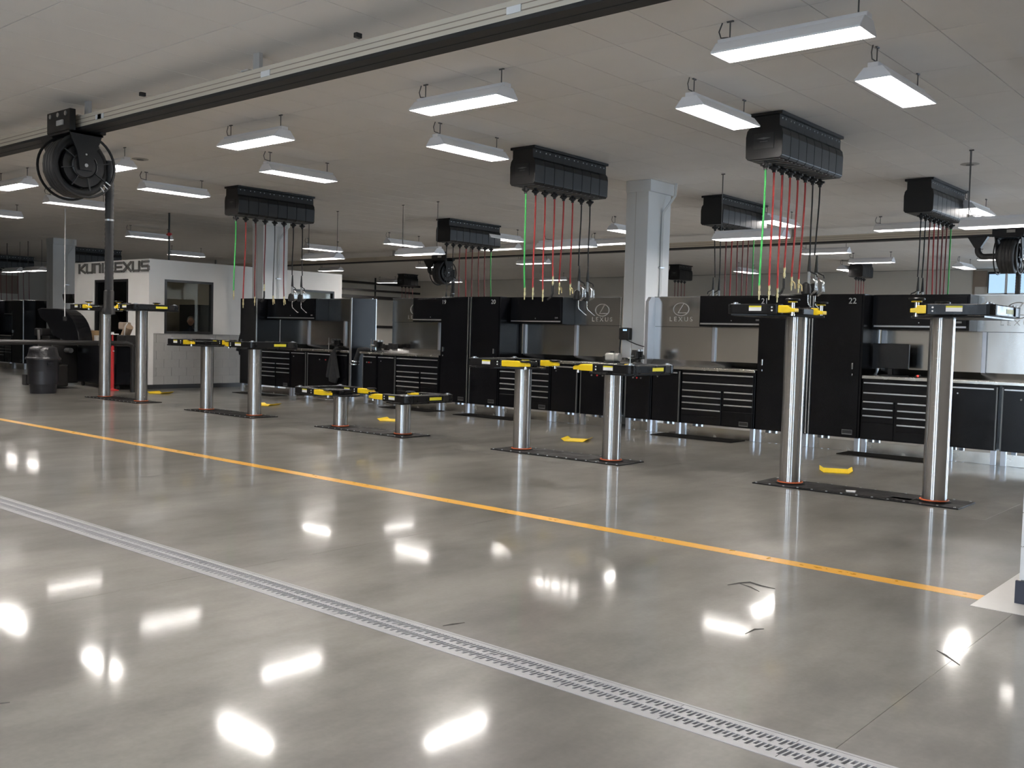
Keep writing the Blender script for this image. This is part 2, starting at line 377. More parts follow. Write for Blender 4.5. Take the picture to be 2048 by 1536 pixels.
# back-wall window with daylight behind, panels, and the far side wall's openings
w1 = tag(MB().box(-9.55, -8.35, 36.12, 36.2, 2.6, 4.1).build('window_1', 'frame'), 'bright window high in the far end wall', 'window', kind='structure')
SKYM = mat('daylit_pane', (0.3, 0.45, 0.6), 0.2, emit=((0.50, 0.75, 1.0), 0.9), var=.02)
for k in range(2):
    for j in range(2):
        MB().box(-9.51 + k * .58, -8.97 + k * .58, 36.10, 36.125, 2.65 + j * .71, 3.31 + j * .71).build('pane', SKYM, w1)
MB().box(-9.0, -8.92, 36.08, 36.12, 2.6, 4.1).box(-9.55, -8.35, 36.08, 36.12, 3.30, 3.37).build('mullion', 'white', w1)
struct('trim_1', MB().box(-10.05, -9.98, 36.17, 36.2, 0, ZC).box(-10.0, -9.6, 36.15, 36.2, 3.6, 4.15), 'panel', 'thin pilaster strip on the far end wall', 'trim')
w2 = tag(MB().box(-44.2, -44.1, 13.8, 18.5, 2.62, 3.55).build('window_2', 'wall'), 'row of brown panels in the far side wall', 'window', kind='structure')
for k in range(4): MB().box(-44.12, -44.06, 13.9 + k * 1.15, 14.9 + k * 1.15, 2.72, 3.5).build('panel', 'panel', w2)
struct('trim_2', MB().box(-39.0, -38.93, 24, 36.1, 1.68, 1.82), 'frame', 'black bumper rail along the far side wall', 'trim')

# ================================================================== OFFICE
OX0, OX1, OY0, OY1, OH, BH = -25.26, -21.52, 11.93, 17.72, 3.07, 1.32
wf = MB()   # front wall of the office, facing the aisle, with a window opening
T = .12
wf.box(OX0, -24.15, OY0, OY0 + T, BH, OH).box(-22.49, OX1, OY0, OY0 + T, BH, OH).box(-24.15, -22.49, OY0, OY0 + T, 2.61, OH).box(OX0, -24.15, OY0, OY0 + T, 0, BH).box(-22.49, OX1, OY0, OY0 + T, 0, BH).box(-24.15, -22.49, OY0, OY0 + T, 0, .95)
of = struct('wall_office_front', wf, 'white', 'bright white office wall carrying the dark sign letters', 'wall')
ws = MB()
ws.box(OX1 - T, OX1, OY0 + T, 12.33, BH, OH).box(OX1 - T, OX1, 13.64, 16.0, BH, OH).box(OX1 - T, OX1, 17.45, OY1, BH, OH)
ws.box(OX1 - T, OX1, 12.33, 13.64, 2.61, OH).box(OX1 - T, OX1, 16.0, 17.45, 2.58, OH)
os_ = struct('wall_office_side', ws, 'white', 'office side wall, white above grey blocks, with a square window', 'wall')
MB().box(OX1 - T, OX1 - .014, OY0 + T, OY1, 0, BH).build('block_core', 'mortar', os_)
courses(os_, 'block', OY0, OY1, OX1 - .013, .10, BH, axis='y')
struct('wall_office_back', MB().box(OX0, OX1 - T, OY1 - T, OY1, 0, OH).box(OX0, OX0 + T, OY0 + T, 13.0, 0, OH).box(OX0, OX0 + T, 14.3, OY1 - T, 0, OH).box(OX0, OX0 + T, 13.0, 14.3, 2.5, OH).box(OX0, OX0 + T, 13.0, 14.3, 0, 1.2), 'office', 'inner rear walls of the small office', 'wall')
struct('baseboard_office', MB().box(OX1, OX1 + .012, OY0, OY1, 0, .10).box(OX0, OX1 + .012, OY0 - .012, OY0, 0, .10), 'frame', 'black rubber base along the office walls', 'baseboard')
def window_y(name, x, y0, y1, z0, z1, lab):   # window in a wall facing +X
    o = thing(name, lab, 'window'); o['kind'] = 'structure'
    f = .055; b = MB().box(x - .09, x + .012, y0, y0 + f, z0, z1).box(x - .09, x + .012, y1 - f, y1, z0, z1).box(x - .09, x + .012, y0 + f, y1 - f, z0, z0 + f).box(x - .09, x + .012, y0 + f, y1 - f, z1 - f, z1)
    b.build('window_frame', 'frame', o); MB().box(x - .05, x - .044, y0 + f, y1 - f, z0 + f, z1 - f).build('pane', 'glass', o); return o
w3 = window_y('window_3', OX1, 12.33, 13.64, 1.325, 2.61, 'square black framed window in the office side wall')
window_y('window_4', OX1, 16.0, 17.45, 1.325, 2.58, 'black framed window of the office behind the dark bench')
w5 = thing('window_5', 'tall black framed window under the office sign', 'window'); w5['kind'] = 'structure'
f = .06; x0, x1, y, z0, z1 = -24.15, -22.49, OY0, .95, 2.61
MB().box(x0, x0 + f, y - .012, y + .09, z0, z1).box(x1 - f, x1, y - .012, y + .09, z0, z1).box(x0 + f, x1 - f, y - .012, y + .09, z0, z0 + f).box(x0 + f, x1 - f, y - .012, y + .09, z1 - f, z1).build('window_frame', 'frame', w5)
MB().box(x0 + f, x1 - f, y + .044, y + .05, z0 + f, z1 - f).build('pane', 'glass', w5)
# inner doorway frame seen through the side window
w6 = thing('window_6', 'inner glazed opening seen through the office window', 'window'); w6['kind'] = 'structure'
MB().box(OX0 + .13, OX0 + .2, 12.95, 13.05, 0, 2.3).box(OX0 + .13, OX0 + .2, 14.25, 14.35, 0, 2.3).box(OX0 + .13, OX0 + .2, 12.95, 14.35, 2.2, 2.35).box(OX0 + .13, OX0 + .2, 12.95, 14.35, 1.62, 1.7).build('window_frame', 'frame', w6)
dc = thing('office_cabinet', 'dark tall cupboard inside the office behind the square window', 'cabinet', (-24.2, 15.3, 0))
MB().box(-.5, .5, -.7, .5, .0, 2.1).build('body', 'blackmat', dc, bevel=.01); MB().box(.5, .52, -.68, .48, .05, 2.08).build('door', 'blackmat', dc)

# sign letters, each a stroke-built letter
sg = thing('wall_sign', 'dark letters reading KUNI LEXUS on the office wall', 'sign', (-24.98, OY0, 2.80))
LW = .048
def strokes(paths, x, w, h):
    b = MB()
    for p in paths:
        for (a_, c_), (d_, e_) in zip(p[:-1], p[1:]):
            P, Q = Vector((x + a_ * w, -.02, c_ * h)), Vector((x + d_ * w, -.02, e_ * h)); d = (Q - P).normalized()
            b.bar(P - d * LW * .38, Q + d * LW * .38, .035, LW) if abs(d.z) < .95 else b.bar(P - d * LW * .5, Q + d * LW * .5, LW, .035)
    return b
GLY = {'K': [[(0, 0), (0, 1)], [(.1, .48), (1, 1)], [(.1, .48), (1, 0)]], 'U': [[(0, 1), (0, .12), (.12, 0), (.88, 0), (1, .12), (1, 1)]],
       'N': [[(0, 0), (0, 1), (.86, 1), (1, .86), (1, 0)]], 'I': [[(.5, 0), (.5, 1)]], 'L': [[(0, 1), (0, 0), (1, 0)]],
       'E': [[(1, 1), (0, 1), (0, 0), (1, 0)], [(0, .5), (.95, .5)]], 'X': [[(0, 0), (1, 1)], [(0, 1), (1, 0)]],
       'S': [[(1, 1), (.1, 1), (0, .88), (0, .6), (.1, .5), (.9, .5), (1, .4), (1, .12), (.9, 0), (0, 0)]]}
px = 0.03; hh = .205
for ch, w in (('K', .30), ('U', .30), ('N', .28), ('I', .08), (' ', .0), ('L', .28), ('E', .30), ('X', .34), ('U', .30), ('S', .32)):
    if ch == ' ': px += .10; continue
    strokes(GLY[ch], px, w, hh).build('letter', 'letter', sg); px += w + .105
# black pipe with a red collar standing on the office
vp = thing('vent_pipe', 'thin black pipe with red collar rising above the office wall to the ceiling', 'pipe', (-21.58, 12.47, 3.07))
MB().cyl((0, 0, 0), (0, 0, 1.26), .022, 10).build('pipe', 'frame', vp, smooth=50); MB().cyl((-.09, 0, .62), (.09, 0, .62), .025, 10).cyl((0, 0, .58), (0, 0, .66), .034, 12).build('collar', 'redpaint', vp, smooth=50)

# ================================================================== CEILING LIGHTS
def fixture(L=1.26, drop=.165):
    o = bpy.data.objects.new('ceiling_light', None); C.objects.link(o)
    h = L / 2; t = .004
    out = [(-.165, 0), (-.165, .014), (-.085, .105), (.085, .105), (.165, .014), (.165, 0)]
    inn = [(.161, 0), (.161, .012), (.083, .101), (-.083, .101), (-.161, .012), (-.161, 0)]
    MB().prism(out + inn, -h, h, 'x').build('reflector', 'reflector', o)
    for s in (-1, 1): MB().prism([(-.165, 0), (-.165, .014), (-.085, .107), (.085, .107), (.165, .014), (.165, 0)], s * h, s * (h + .006), 'x').build('end_plate', 'fix', o)
    MB().box(-h - .01, h + .01, -.05, .05, .105, .148).build('housing', 'fix', o, bevel=.006)
    for y in (-.062, 0, .062): MB().cyl((-h + .02, y, .074), (h - .02, y, .074), .025, 8).build('tube', 'tube', o, smooth=60)
    for s in (-1, 1):
        x = s * (h - .08)
        MB().tube([(x, 0, .148), (x, 0, .135 + drop)], .006, 6).tube([(x - .03, 0, .134 + drop), (x + .03, 0, .134 + drop)], .012, 6).build('hanger', 'cable', o)
    pts = [(-h + .1, 0, .150), (-h + .06, 0, .165), (-h - .01, .01, .175), (-h - .03, .01, .18 + drop * .3), (-h + .0, .01, .135 + drop)] if drop < .5 else [(-h + .3, 0, .152), (-h + .12, 0, .18), (-h + .07, .02, .3), (-h + .06, .02, .135 + drop)]
    MB().tube(pts, .006, 6).build('power_cable', 'cable', o, smooth=60)
    return o
LB = 3.90
lights = []
def put(src, x, y, z, rz, label): lights.append((src, x, y, z, rz, label))
for i, x in enumerate((-3.57, -7.24, -10.95, -14.88, -18.28, -21.9, -25.6)):  # last two lie out of view, added for light around the office
    put('hi', x, 7.53, LB, 0, f'lit white strip light alongside the near exhaust rail, {ORD[i]} counted from the block wall')
for i, (x, yy) in enumerate(((-3.40, 9.50), (-5.30, 9.52), (-9.03, 9.55), (-12.70, 9.56), (-16.27, 9.50), (-19.9, 9.45), (-23.5, 9.2))):
    put('hi', x, yy, LB, PI / 2, f'white strip light pointing towards the benches over the lifts, {ORD[i]} from the block wall')
for i, x in enumerate((-3.55, -7.33, -11.02, -14.88, -18.08, -33.1, -34.75)):
    put('lo', x, 14.3, 3.13 if x > -30 else 3.2, 0, f'white strip light hung low on long wires above the benches, {ORD[i]} from the block wall')
for i, x in enumerate((-5.12, -8.83, -12.45, -16.2, -19.8, -23.3)):
    put('hi', x, 18.45, LB - .03, PI / 2, f'strip light end-on in the row behind the benches, {ORD[i]} from the block wall')
for i, x in enumerate((-7.05, -10.75, -14.4, -18.15)):
    put('hi', x, 20.6, LB - .02, 0, f'strip light just in front of the far exhaust rail, {ORD[i]} from the block wall')
for i, x in enumerate((-10.67, -20.68, -25.5, -31.2)):
    put('hi', x, 25.1, LB - .02, 0, f'small distant strip light beyond the far exhaust rail, {ORD[i]} from the block wall')
for i, (x, yy, r) in enumerate(((-7.2, 28.6, 0), (-10.72, 28.5, 0), (-8.95, 31.3, PI / 2), (-12.5, 31.3, PI / 2), (-16.0, 31.0, PI / 2), (-25.9, 32.8, 0), (-31.9, 32.7, 0), (-35.8, 32.3, 0))):
    put('hi', x, yy, LB - .02, r, f'tiny strip light at the far end of the hall, {ORD[i]} from the block wall')
put('hi', -25.25, 14.0, LB, PI / 2, 'strip light hanging above the office beside the vent pipe')
put('hi', -30.2, 18.1, LB, PI / 2, 'small strip light glimpsed above the office rear wall')
OFFL = 'unseen fluorescent strip light placed outside the view to light the hall'  # unseen fixtures, most of them added to brighten aisles and far hall
for x, yy in ((-5.75, 3.85), (1.6, 3.85), (-13.4, 3.85), (-2.2, 0.6), (-5.9, .6), (1.6, .6), (-9.6, 0.6), (-13.4, .6), (-17, 0.6), (-2.2, -2.8), (-5.9, -2.8), (-9.6, -2.8), (-17, -2.8), (-1.4, 18.4), (2.3, 18.4), (6, 18.4), (-1.4, 22.6), (2.3, 22.6), (6, 22.6), (-1.4, 26.5), (2.3, 26.5), (6, 26.5), (-1.4, 30.5), (2.3, 30.5), (6, 30.5), (2.3, 14.5), (6, 14.5)): put('hi', x, yy, LB, 0, OFFL)
proto = {'hi': fixture(1.26, .165), 'lo': fixture(1.20, .93)}
used = set()
for src, x, y, z, rz, lab in lights:
    o = proto[src] if src not in used else copy_tree(proto[src]); used.add(src)
    o.location = (x, y, z); o.rotation_euler.z = rz; tag(o, lab, 'ceiling light', 'fluorescent strip lights under the ceiling')

# ================================================================== EXHAUST RAILS AND HOSE DRUMS
def exhaust_rail(y, x0, x1, z, lab):
    o = thing('exhaust_rail', lab, 'rail', (0, y, z)); 
    MB().box(x0, x1, -.135, .135, .004, .145).build('profile', 'rail', o)
    MB().box(x0, x1, -.139, -.135, .05, .058).box(x0, x1, -.139, -.135, .098, .104).build('groove', 'panel', o)
    MB().box(x0, x1, -.137, -.006, -.022, .012).box(x0, x1, .006, .137, -.022, .012).build('rubber_lip', 'rubber', o)
    MB().box(x0, x1, -.006, .006, -.012, .004).build('slot', 'dark', o)
    x = x0 + .7; h0 = None
    while x < x1:
        if h0 is None: h0 = MB().box(-.05, .05, -.02, .02, .145, ZC - z - .001).box(-.06, .06, -.15, .15, .145, .16).build('hanger', 'grid', o, loc=(x, 0, 0))
        else: again(h0, o, (x, 0, 0))
        x += 3.5
    return o
r1 = exhaust_rail(5.73, -30, 6, 3.85, 'exhaust rail under the ceiling along the drive aisle, dark underside')
for X in (-4.86, -7.97, -11.2, -11.25): MB().box(X - .07, X + .07, -.146, -.139, .045, .10).build('label_plate', 'sticker', r1)
for X in (-6.6, -10.2): MB().box(X - .02, X + .02, -.2, -.14, .16, .2).build('joint_clip', 'frame', r1)
exhaust_rail(22.1, -38.9, -1.5, 3.85, 'second exhaust rail running behind the benches')

def drum(lab, x, y, group, hose_z, seen='+'):
    o = thing('exhaust_hose_drum', lab, 'hose drum', (x, y, 3.85), 0, group)
    MB().box(-.30, .30, -.225, -.15, -.05, .20).box(-.30, .30, .15, .225, -.05, .12).build('carriage', 'blackmat', o, bevel=.008)
    for k in range(3): MB().cyl((-.2 + .2 * k, -.235, .15), (-.2 + .2 * k, -.15, .15), .028, 10).build('roller', 'alu', o, smooth=40)
    MB().box(-.02, .14, -.24, -.225, .02, .08).build('label_plate', 'grid', o)
    for s in (-1, 1): MB().prism([(-.2, -.05), (.2, -.05), (.17, -.15), (.11, -.28), (.075, -.50), (-.075, -.50), (-.11, -.28), (-.17, -.15)], s * .235, s * .255, 'x').build('side_bracket', 'blackmat', o)
    MB().box(-.255, .255, -.21, .21, -.075, -.05).build('top_bracket', 'blackmat', o)
    zc = -.44
    MB().lathe([(.05, -.20), (.255, -.195), (.255, .195), (.05, .20)], 32, (0, 0, zc), 'x').build('drum_core', 'blackmat', o, smooth=30)
    for s in (-1, 1):
        MB().lathe([(.362, s * .205), (.385, s * .205), (.392, s * .215), (.385, s * .225), (.362, s * .225)], 40, (0, 0, zc), 'x', True).build('flange', 'blackmat', o, smooth=30)
        MB().lathe([(.02, s * .20), (.155, s * .20), (.16, s * .225), (.145, s * .235), (.135, s * .222), (.02, s * .222)], 24, (0, 0, zc), 'x').build('hub', 'frame', o, smooth=30)
    for k in range(8):
        a = 2 * PI * k / 8 + .2; MB().bar((.232, math.cos(a) * .15, zc + math.sin(a) * .15), (.232, math.cos(a) * .30, zc + math.sin(a) * .30), .02, .012).build('spoke', 'frame', o)
    for k in range(3):
        a = -.9 + .16 * k; MB().bar((.24, math.cos(a) * .30, zc + math.sin(a) * .30), (.24, math.cos(a) * .37, zc + math.sin(a) * .37), .012).build('mark', 'alu', o)
    MB().cyl((.255, 0, zc), (.262, 0, zc), .022, 12).cyl((.255, 0, zc + .13), (.26, 0, zc + .13), .012, 10).build('axle_bolt', 'alu', o, smooth=40)
    pts = []; n = 4 * 24
    for k in range(n + 1):
        a = PI / 2 - 2 * PI * k / 24; w = k / n; pts.append((-.15 + .27 * w, math.sin(PI / 2 + a - PI / 2 + 0) * 0 + math.cos(a) * .315, zc + math.sin(a) * .315))
    MB().tube(pts, [.050 + .004 * (k % 2) for k in range(n + 1)], 10).build('coiled_hose', 'rubber', o, smooth=60)
    zb = hose_z - 3.85; m = max(8, int((zc - zb) / .03))
    hp = [(.1, .365, zc + .12)] + [(.1, .372, zc + (zb - zc) * k / m) for k in range(m + 1)]
    MB().tube(hp, [.050 + .0035 * (k % 2) for k in range(len(hp))], 14).build('hanging_hose', 'rubber', o, smooth=60)
    MB().lathe([(.052, 0), (.062, -.02), (.06, -.22), (.075, -.24), (.075, -.30), (.03, -.31)], 18, (.1, .372, zb)).build('nozzle', 'blackmat', o, smooth=40)
    MB().cyl((.1, .372, zb + .86), (.1, .372, zb + .88), .057, 14).build('hose_band', 'alu', o, smooth=40)
    # funnel and elbow feeding the drum
    b = MB(); t, q = (-.82, -.42, -.07, .07), (-.68, -.56, -.055, .055)
    b.add([(t[0], t[2], -.024), (t[1], t[2], -.024), (t[1], t[3], -.024), (t[0], t[3], -.024), (q[0], q[2], -.25), (q[1], q[2], -.25), (q[1], q[3], -.25), (q[0], q[3], -.25)], [(0, 1, 2, 3), (7, 6, 5, 4), (0, 4, 5, 1), (1, 5, 6, 2), (2, 6, 7, 3), (3, 7, 4, 0)])
    b.build('funnel', 'blackmat', o)
    MB().tube([(-.62, 0, -.24), (-.62, 0, -.30)] + [(-.62 + .14 * (1 - math.cos(a)), 0, -.30 - .14 * math.sin(a)) for a in [PI / 2 * k / 6 for k in range(1, 7)]] + [(-.25, 0, zc)], .062, 14).build('elbow', 'rubber', o, smooth=50)
    return o
HG = 'exhaust hose drums on the overhead rails'
drum('black exhaust hose drum on the near rail, its hose falling past the office sign', -11.95, 5.66, HG, 1.93)
drum('black exhaust hose drum on the far rail above cabinets nineteen and twenty', -21.9, 22.1, HG, 1.9)
drum('black exhaust hose drum with funnel and elbow by the end wall window', -5.45, 22.1, HG, 1.7)

# ================================================================== OVERHEAD HOSE REELS
def work_light(o, x, y, z, flip):
    # strain relief, clear guard, lamp head and bent hook of a cord lamp, all hanging at (x, y), z = top
    s = 1
    MB().lathe([(.009, 0), (.012, -.02), (.024, -.22), (.02, -.235)], 12, (0, 0, 0)).build('strain_relief', 'rubber', o, smooth=40, loc=(0, 0, z))
    MB().cyl((0, 0, z - .235), (0, 0, z - .44), .019, 10).build('grip', 'clearplastic', o, smooth=40)
    MB().tube([(0, 0, z - .22), (.05 * s, 0, z - .25), (.10 * s, 0, z - .27), (.115 * s, 0, z - .31)], .010, 8).build('hook_arm', 'rubber', o, smooth=50)
    b = MB()
    for k in range(5):
        a = -.9 + k * .45; b.tube([(.03, .03 * math.sin(a), z - .30), (.10 + .01 * math.cos(a), .05 * math.sin(a), z - .36), (.10 + .012 * math.cos(a), .055 * math.sin(a), z - .48), (.03, .03 * math.sin(a), z - .54)], .0032, 6)
    b.build('wire_guard', 'chrome', o, smooth=50)
    MB().lathe([(.02, .12), (.05, .10), (.066, .03), (.062, -.03), (.03, -.045)], 14, (-.03, 0, z - .49)).build('lamp_head', 'blackmat', o, smooth=40)
    MB().tube([(0, 0, z - .44), (.0, 0, z - .62), (.01, 0, z - .66), (.10, .05, z - .75), (.12, .06, z - .76)], .008, 8).build('hook', 'chrome', o, smooth=50)

def hose_reel(lab, x, y, rz, bottoms, cols, n=8, light=True, group='black hose reel boxes under the ceiling'):
    """origin at the bottom centre of the box; hoses run along local y starting at the front end"""
    p = .224; L = n * p; o = thing('hose_reel', lab, 'hose reel', (x, y, 3.655), rz, group)
    prof = [(-.205, 0), (-.232, .03), (-.236, .27), (-.222, .34), (-.192, .375), (-.188, .505), (.188, .505), (.192, .375), (.222, .34), (.236, .27), (.232, .03), (.205, 0)]
    m0 = None
    for k in range(n):
        if m0 is None: m0 = MB().prism(prof, .002, p - .002, 'y').build('module', 'blackmat', o, loc=(0, -L / 2, 0), bevel=.006)
        else: again(m0, o, (0, -L / 2 + k * p, 0))
    MB().box(-.19, .19, -L / 2 + .006, L / 2 - .006, .03, .49).build('core', 'blackmat', o)
    rb = None
    for k in range(2 * n):
        yy = -L / 2 + (k + .5) * p / 2
        if rb is None: rb = MB().box(-.18, .18, -.018, .018, -.007, .004).build('underside_rib', 'grid_dark', o, loc=(0, yy, 0))
        else: again(rb, o, (0, yy, 0))
    MB().box(-.225, .225, -L / 2 - .01, L / 2 + .01, .505, .54).build('mounting_flange', 'blackmat', o)
    bm = MB()
    for k in range(n):
        for q in (.3, .7):
            for s in (-1, 1): bm.box(s * .19 - .008, s * .19 + .008, -L / 2 + (k + q) * p - .008, -L / 2 + (k + q) * p + .008, .458, .474)
    bo = bm.build('bolt_row', 'alu', o); bo['kind'] = 'stuff'
    MB().box(-.13, .13, -L / 2 - .004, -L / 2 + .006, .12, .30).build('front_plate', 'frame', o); MB().box(-.05, .05, -L / 2 - .006, -L / 2 - .004, .2, .206).prism([(-.09, .24), (0, .225), (.09, .24), (0, .25)], -L / 2 - .0065, -L / 2 - .004, 'y').build('plate_mark', 'badge', o)
    for k in range(n):
        yy = -L / 2 + (k + .5) * p; c = cols[k]; zb = bottoms[k] - 3.655; r = .0125 if c in ('red', 'green', 'darkred') else .0105
        sway = [random.uniform(-.03, .03), random.uniform(-.03, .03)]
        h = MB().tube([(0, 0, 0)] + [(sway[0] * (q / 6) ** 2, sway[1] * (q / 6) ** 2 + .008 * math.sin(q), (zb) * q / 6) for q in range(1, 7)], r, 8)
        hs = h.build('hose' if c != 'rubber' else 'cord', c, o, smooth=60, loc=(-.02, yy, 0))
        MB().ell((0, 0, -.055), (.043, .043, .038), 12, 8).cyl((0, 0, 0), (0, 0, -.11), .022, 10).cyl((-.062, 0, -.05), (.062, 0, -.05), .015, 8).cyl((0, -.062, -.05), (0, .062, -.05), .015, 8).build('stop_ball', 'rubber', hs, smooth=50)
        if c == 'rubber' and light: 
            wl = bpy.data.objects.new('cord_end', None)
            work_light(hs, 0, 0, zb, 1)
        elif c == 'rubber': MB().lathe([(.008, 0), (.022, -.12), (.018, -.13)], 10, (sway[0], sway[1], zb)).tube([(sway[0], sway[1], zb - .12), (sway[0] - .02, sway[1], zb - .2), (sway[0] - .06, sway[1], zb - .22), (sway[0] - .06, sway[1], zb - .26)], .012, 8).build('hook', 'rubber', hs, smooth=50)
        else:
            X0, Y0 = sway
            MB().lathe([(.013, .02), (.016, 0), (.011, -.05), (.017, -.055), (.017, -.10), (.009, -.105), (.008, -.16)], 10, (X0, Y0, zb)).build('fitting', 'brass', hs, smooth=40)
            if k == 3: MB().tube([(X0, Y0, zb - .12), (X0, Y0, zb - .24), (X0 - .03, Y0, zb - .3), (X0 - .09, Y0, zb - .33)], .017, 8).build('grip', 'rubber', hs, smooth=50)
            if k in (4, 5): MB().tube([(X0 + .01, Y0, zb - .04), (X0 + .045, Y0, zb - .07), (X0 + .05, Y0, zb - .14)], .009, 8).build('lever', 'brass', hs, smooth=50)
    return o
A_ = ['green', 'red', 'red', 'red', 'red', 'red', 'rubber', 'rubber']
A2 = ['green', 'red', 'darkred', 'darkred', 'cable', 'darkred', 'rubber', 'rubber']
hose_reel('black hose reel with green and red hoses by the tall lift near the block wall', -5.37, 11.62, 0, [2.16, 2.17, 2.15, 2.42, 2.32, 2.30, 2.66, 2.66], A_)
hose_reel('black hose reel box with green and red hoses beside the big white column', -9.12, 11.66, 0, [2.18, 2.19, 2.17, 2.38, 2.30, 2.30, 2.60, 2.60], A_)
hose_reel('black hose reel box in front of the office with thin green and dark hoses', -16.33, 11.62, 0, [2.2, 2.05, 2.1, 2.36, 2.14, 2.14, 2.6, 2.6], A2)
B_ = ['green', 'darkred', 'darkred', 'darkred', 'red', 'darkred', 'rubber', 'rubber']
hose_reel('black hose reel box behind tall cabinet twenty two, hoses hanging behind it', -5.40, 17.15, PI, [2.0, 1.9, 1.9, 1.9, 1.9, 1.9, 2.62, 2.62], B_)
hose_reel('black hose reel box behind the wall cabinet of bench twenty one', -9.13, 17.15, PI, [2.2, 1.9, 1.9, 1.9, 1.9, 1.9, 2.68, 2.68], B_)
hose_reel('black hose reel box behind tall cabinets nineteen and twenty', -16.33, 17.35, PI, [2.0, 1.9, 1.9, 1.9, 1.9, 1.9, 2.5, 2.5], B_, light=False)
F4 = ['darkred', 'darkred', 'darkred', 'darkred']
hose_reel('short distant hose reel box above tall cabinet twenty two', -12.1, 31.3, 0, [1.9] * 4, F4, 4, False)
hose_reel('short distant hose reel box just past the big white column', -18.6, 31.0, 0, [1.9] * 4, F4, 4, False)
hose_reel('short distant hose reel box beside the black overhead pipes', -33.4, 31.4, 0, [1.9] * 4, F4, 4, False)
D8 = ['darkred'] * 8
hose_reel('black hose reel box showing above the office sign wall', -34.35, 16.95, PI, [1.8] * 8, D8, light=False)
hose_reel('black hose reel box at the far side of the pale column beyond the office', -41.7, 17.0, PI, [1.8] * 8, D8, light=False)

# overhead pipes by the far side wall
op = thing('overhead_pipes', 'black overhead pipe run beside the far side wall', 'pipe', (-37.5, 27, 0))
MB().box(-.08, .08, -3, 9.1, 3.86, 3.97).build('upper_pipe', 'frame', op); MB().box(-.08, .08, -3, 9.1, 3.50, 3.60).build('middle_pipe', 'frame', op)
MB().box(-.1, .1, -3, 9.1, 3.12, 3.28).build('lower_pipe', 'frame', op); [MB().box(-.03, .03, y_, y_ + .06, 3.2, ZC - .001).build('hanger', 'frame', op) for y_ in (-.02, 6)]
for k in (1.2, 2.1): MB().box(-.06, .06, k - .05, k + .05, 2.0, 3.5).build('drop_pipe', 'frame', op)

# ================================================================== IN-GROUND LIFTS
def sticker(parent, x0, x1, z0, z1, yv, s):
    a_, c_ = (yv - .0025, yv) if s < 0 else (yv, yv + .0025)
    MB().box(x0, x1, a_, c_, z0, z1 - .016).build('sticker', 'sticker', parent); MB().box(x0, x1, a_ - .0004, c_ + .0004, z1 - .016, z1).build('sticker', 'stickery', parent)

def swing_arm(lift, px, py, z, ang, ly, side, padz):
    """arm pointing along its own +x from the pivot; side = which local y faces the aisle"""
    L = .50
    arc = [(-.075 * math.sin(t), -.075 * math.cos(t)) for t in [PI * k / 8 for k in range(9)]]
    a = MB().prism(arc + [(L, .058), (L + .03, .03), (L + .03, -.03), (L, -.058)], 0, .10, 'z').build('swing_arm', 'armblack', lift, bevel=.006, loc=(px, py, z), rz=ang)
    yv = side * .0755 if False else side * (.075 - .017 * .6)
    q = L * .55
    b = MB()
    sticker(a, q - .08, q + .06, .030, .082, side * .0685, side)
    MB().cyl((L - .05, side * .055, .035), (L - .05, side * .066, .035), .009, 8).cyl((L - .05, side * .055, .068), (L - .05, side * .066, .068), .009, 8).build('bolt', 'sticker', a)
    MB().prism([(L - .02, .012), (L + .03 + ly * .62, .012), (L + ly, .02), (L + ly + .05, .02), (L + ly + .05, .058), (L + ly, .062), (L + .03 + ly * .62, .088), (L - .02, .088)], -.048, .048, 'y').build('extension', 'yellow', a, bevel=.006)
    X = L + ly + .005
    MB().cyl((X, 0, -.008), (X, 0, padz - .012), .020, 12).cyl((X, 0, -.016), (X, 0, .0), .026, 10).build('screw', 'chrome', a, smooth=40)
    MB().lathe([(.03, padz - .03), (.045, padz - .014), (.072, padz - .012), (.074, padz), (.066, padz + .006), (.02, padz + .004)], 20, (X, 0, 0)).build('pad', 'armblack', a, smooth=30)
    MB().lathe([(.035, padz - .035), (.048, padz - .032), (.048, padz - .022), (.035, padz - .02)], 18, (X, 0, 0), 'z', True).build('pad_ring', 'yellow', a, smooth=30)
    MB().cyl((-.0, 0, .10), (0, 0, .108), .05, 16).cyl((0, 0, .108), (0, 0, .12), .025, 12).build('pivot_cap', 'alu', a, smooth=40)
    return a

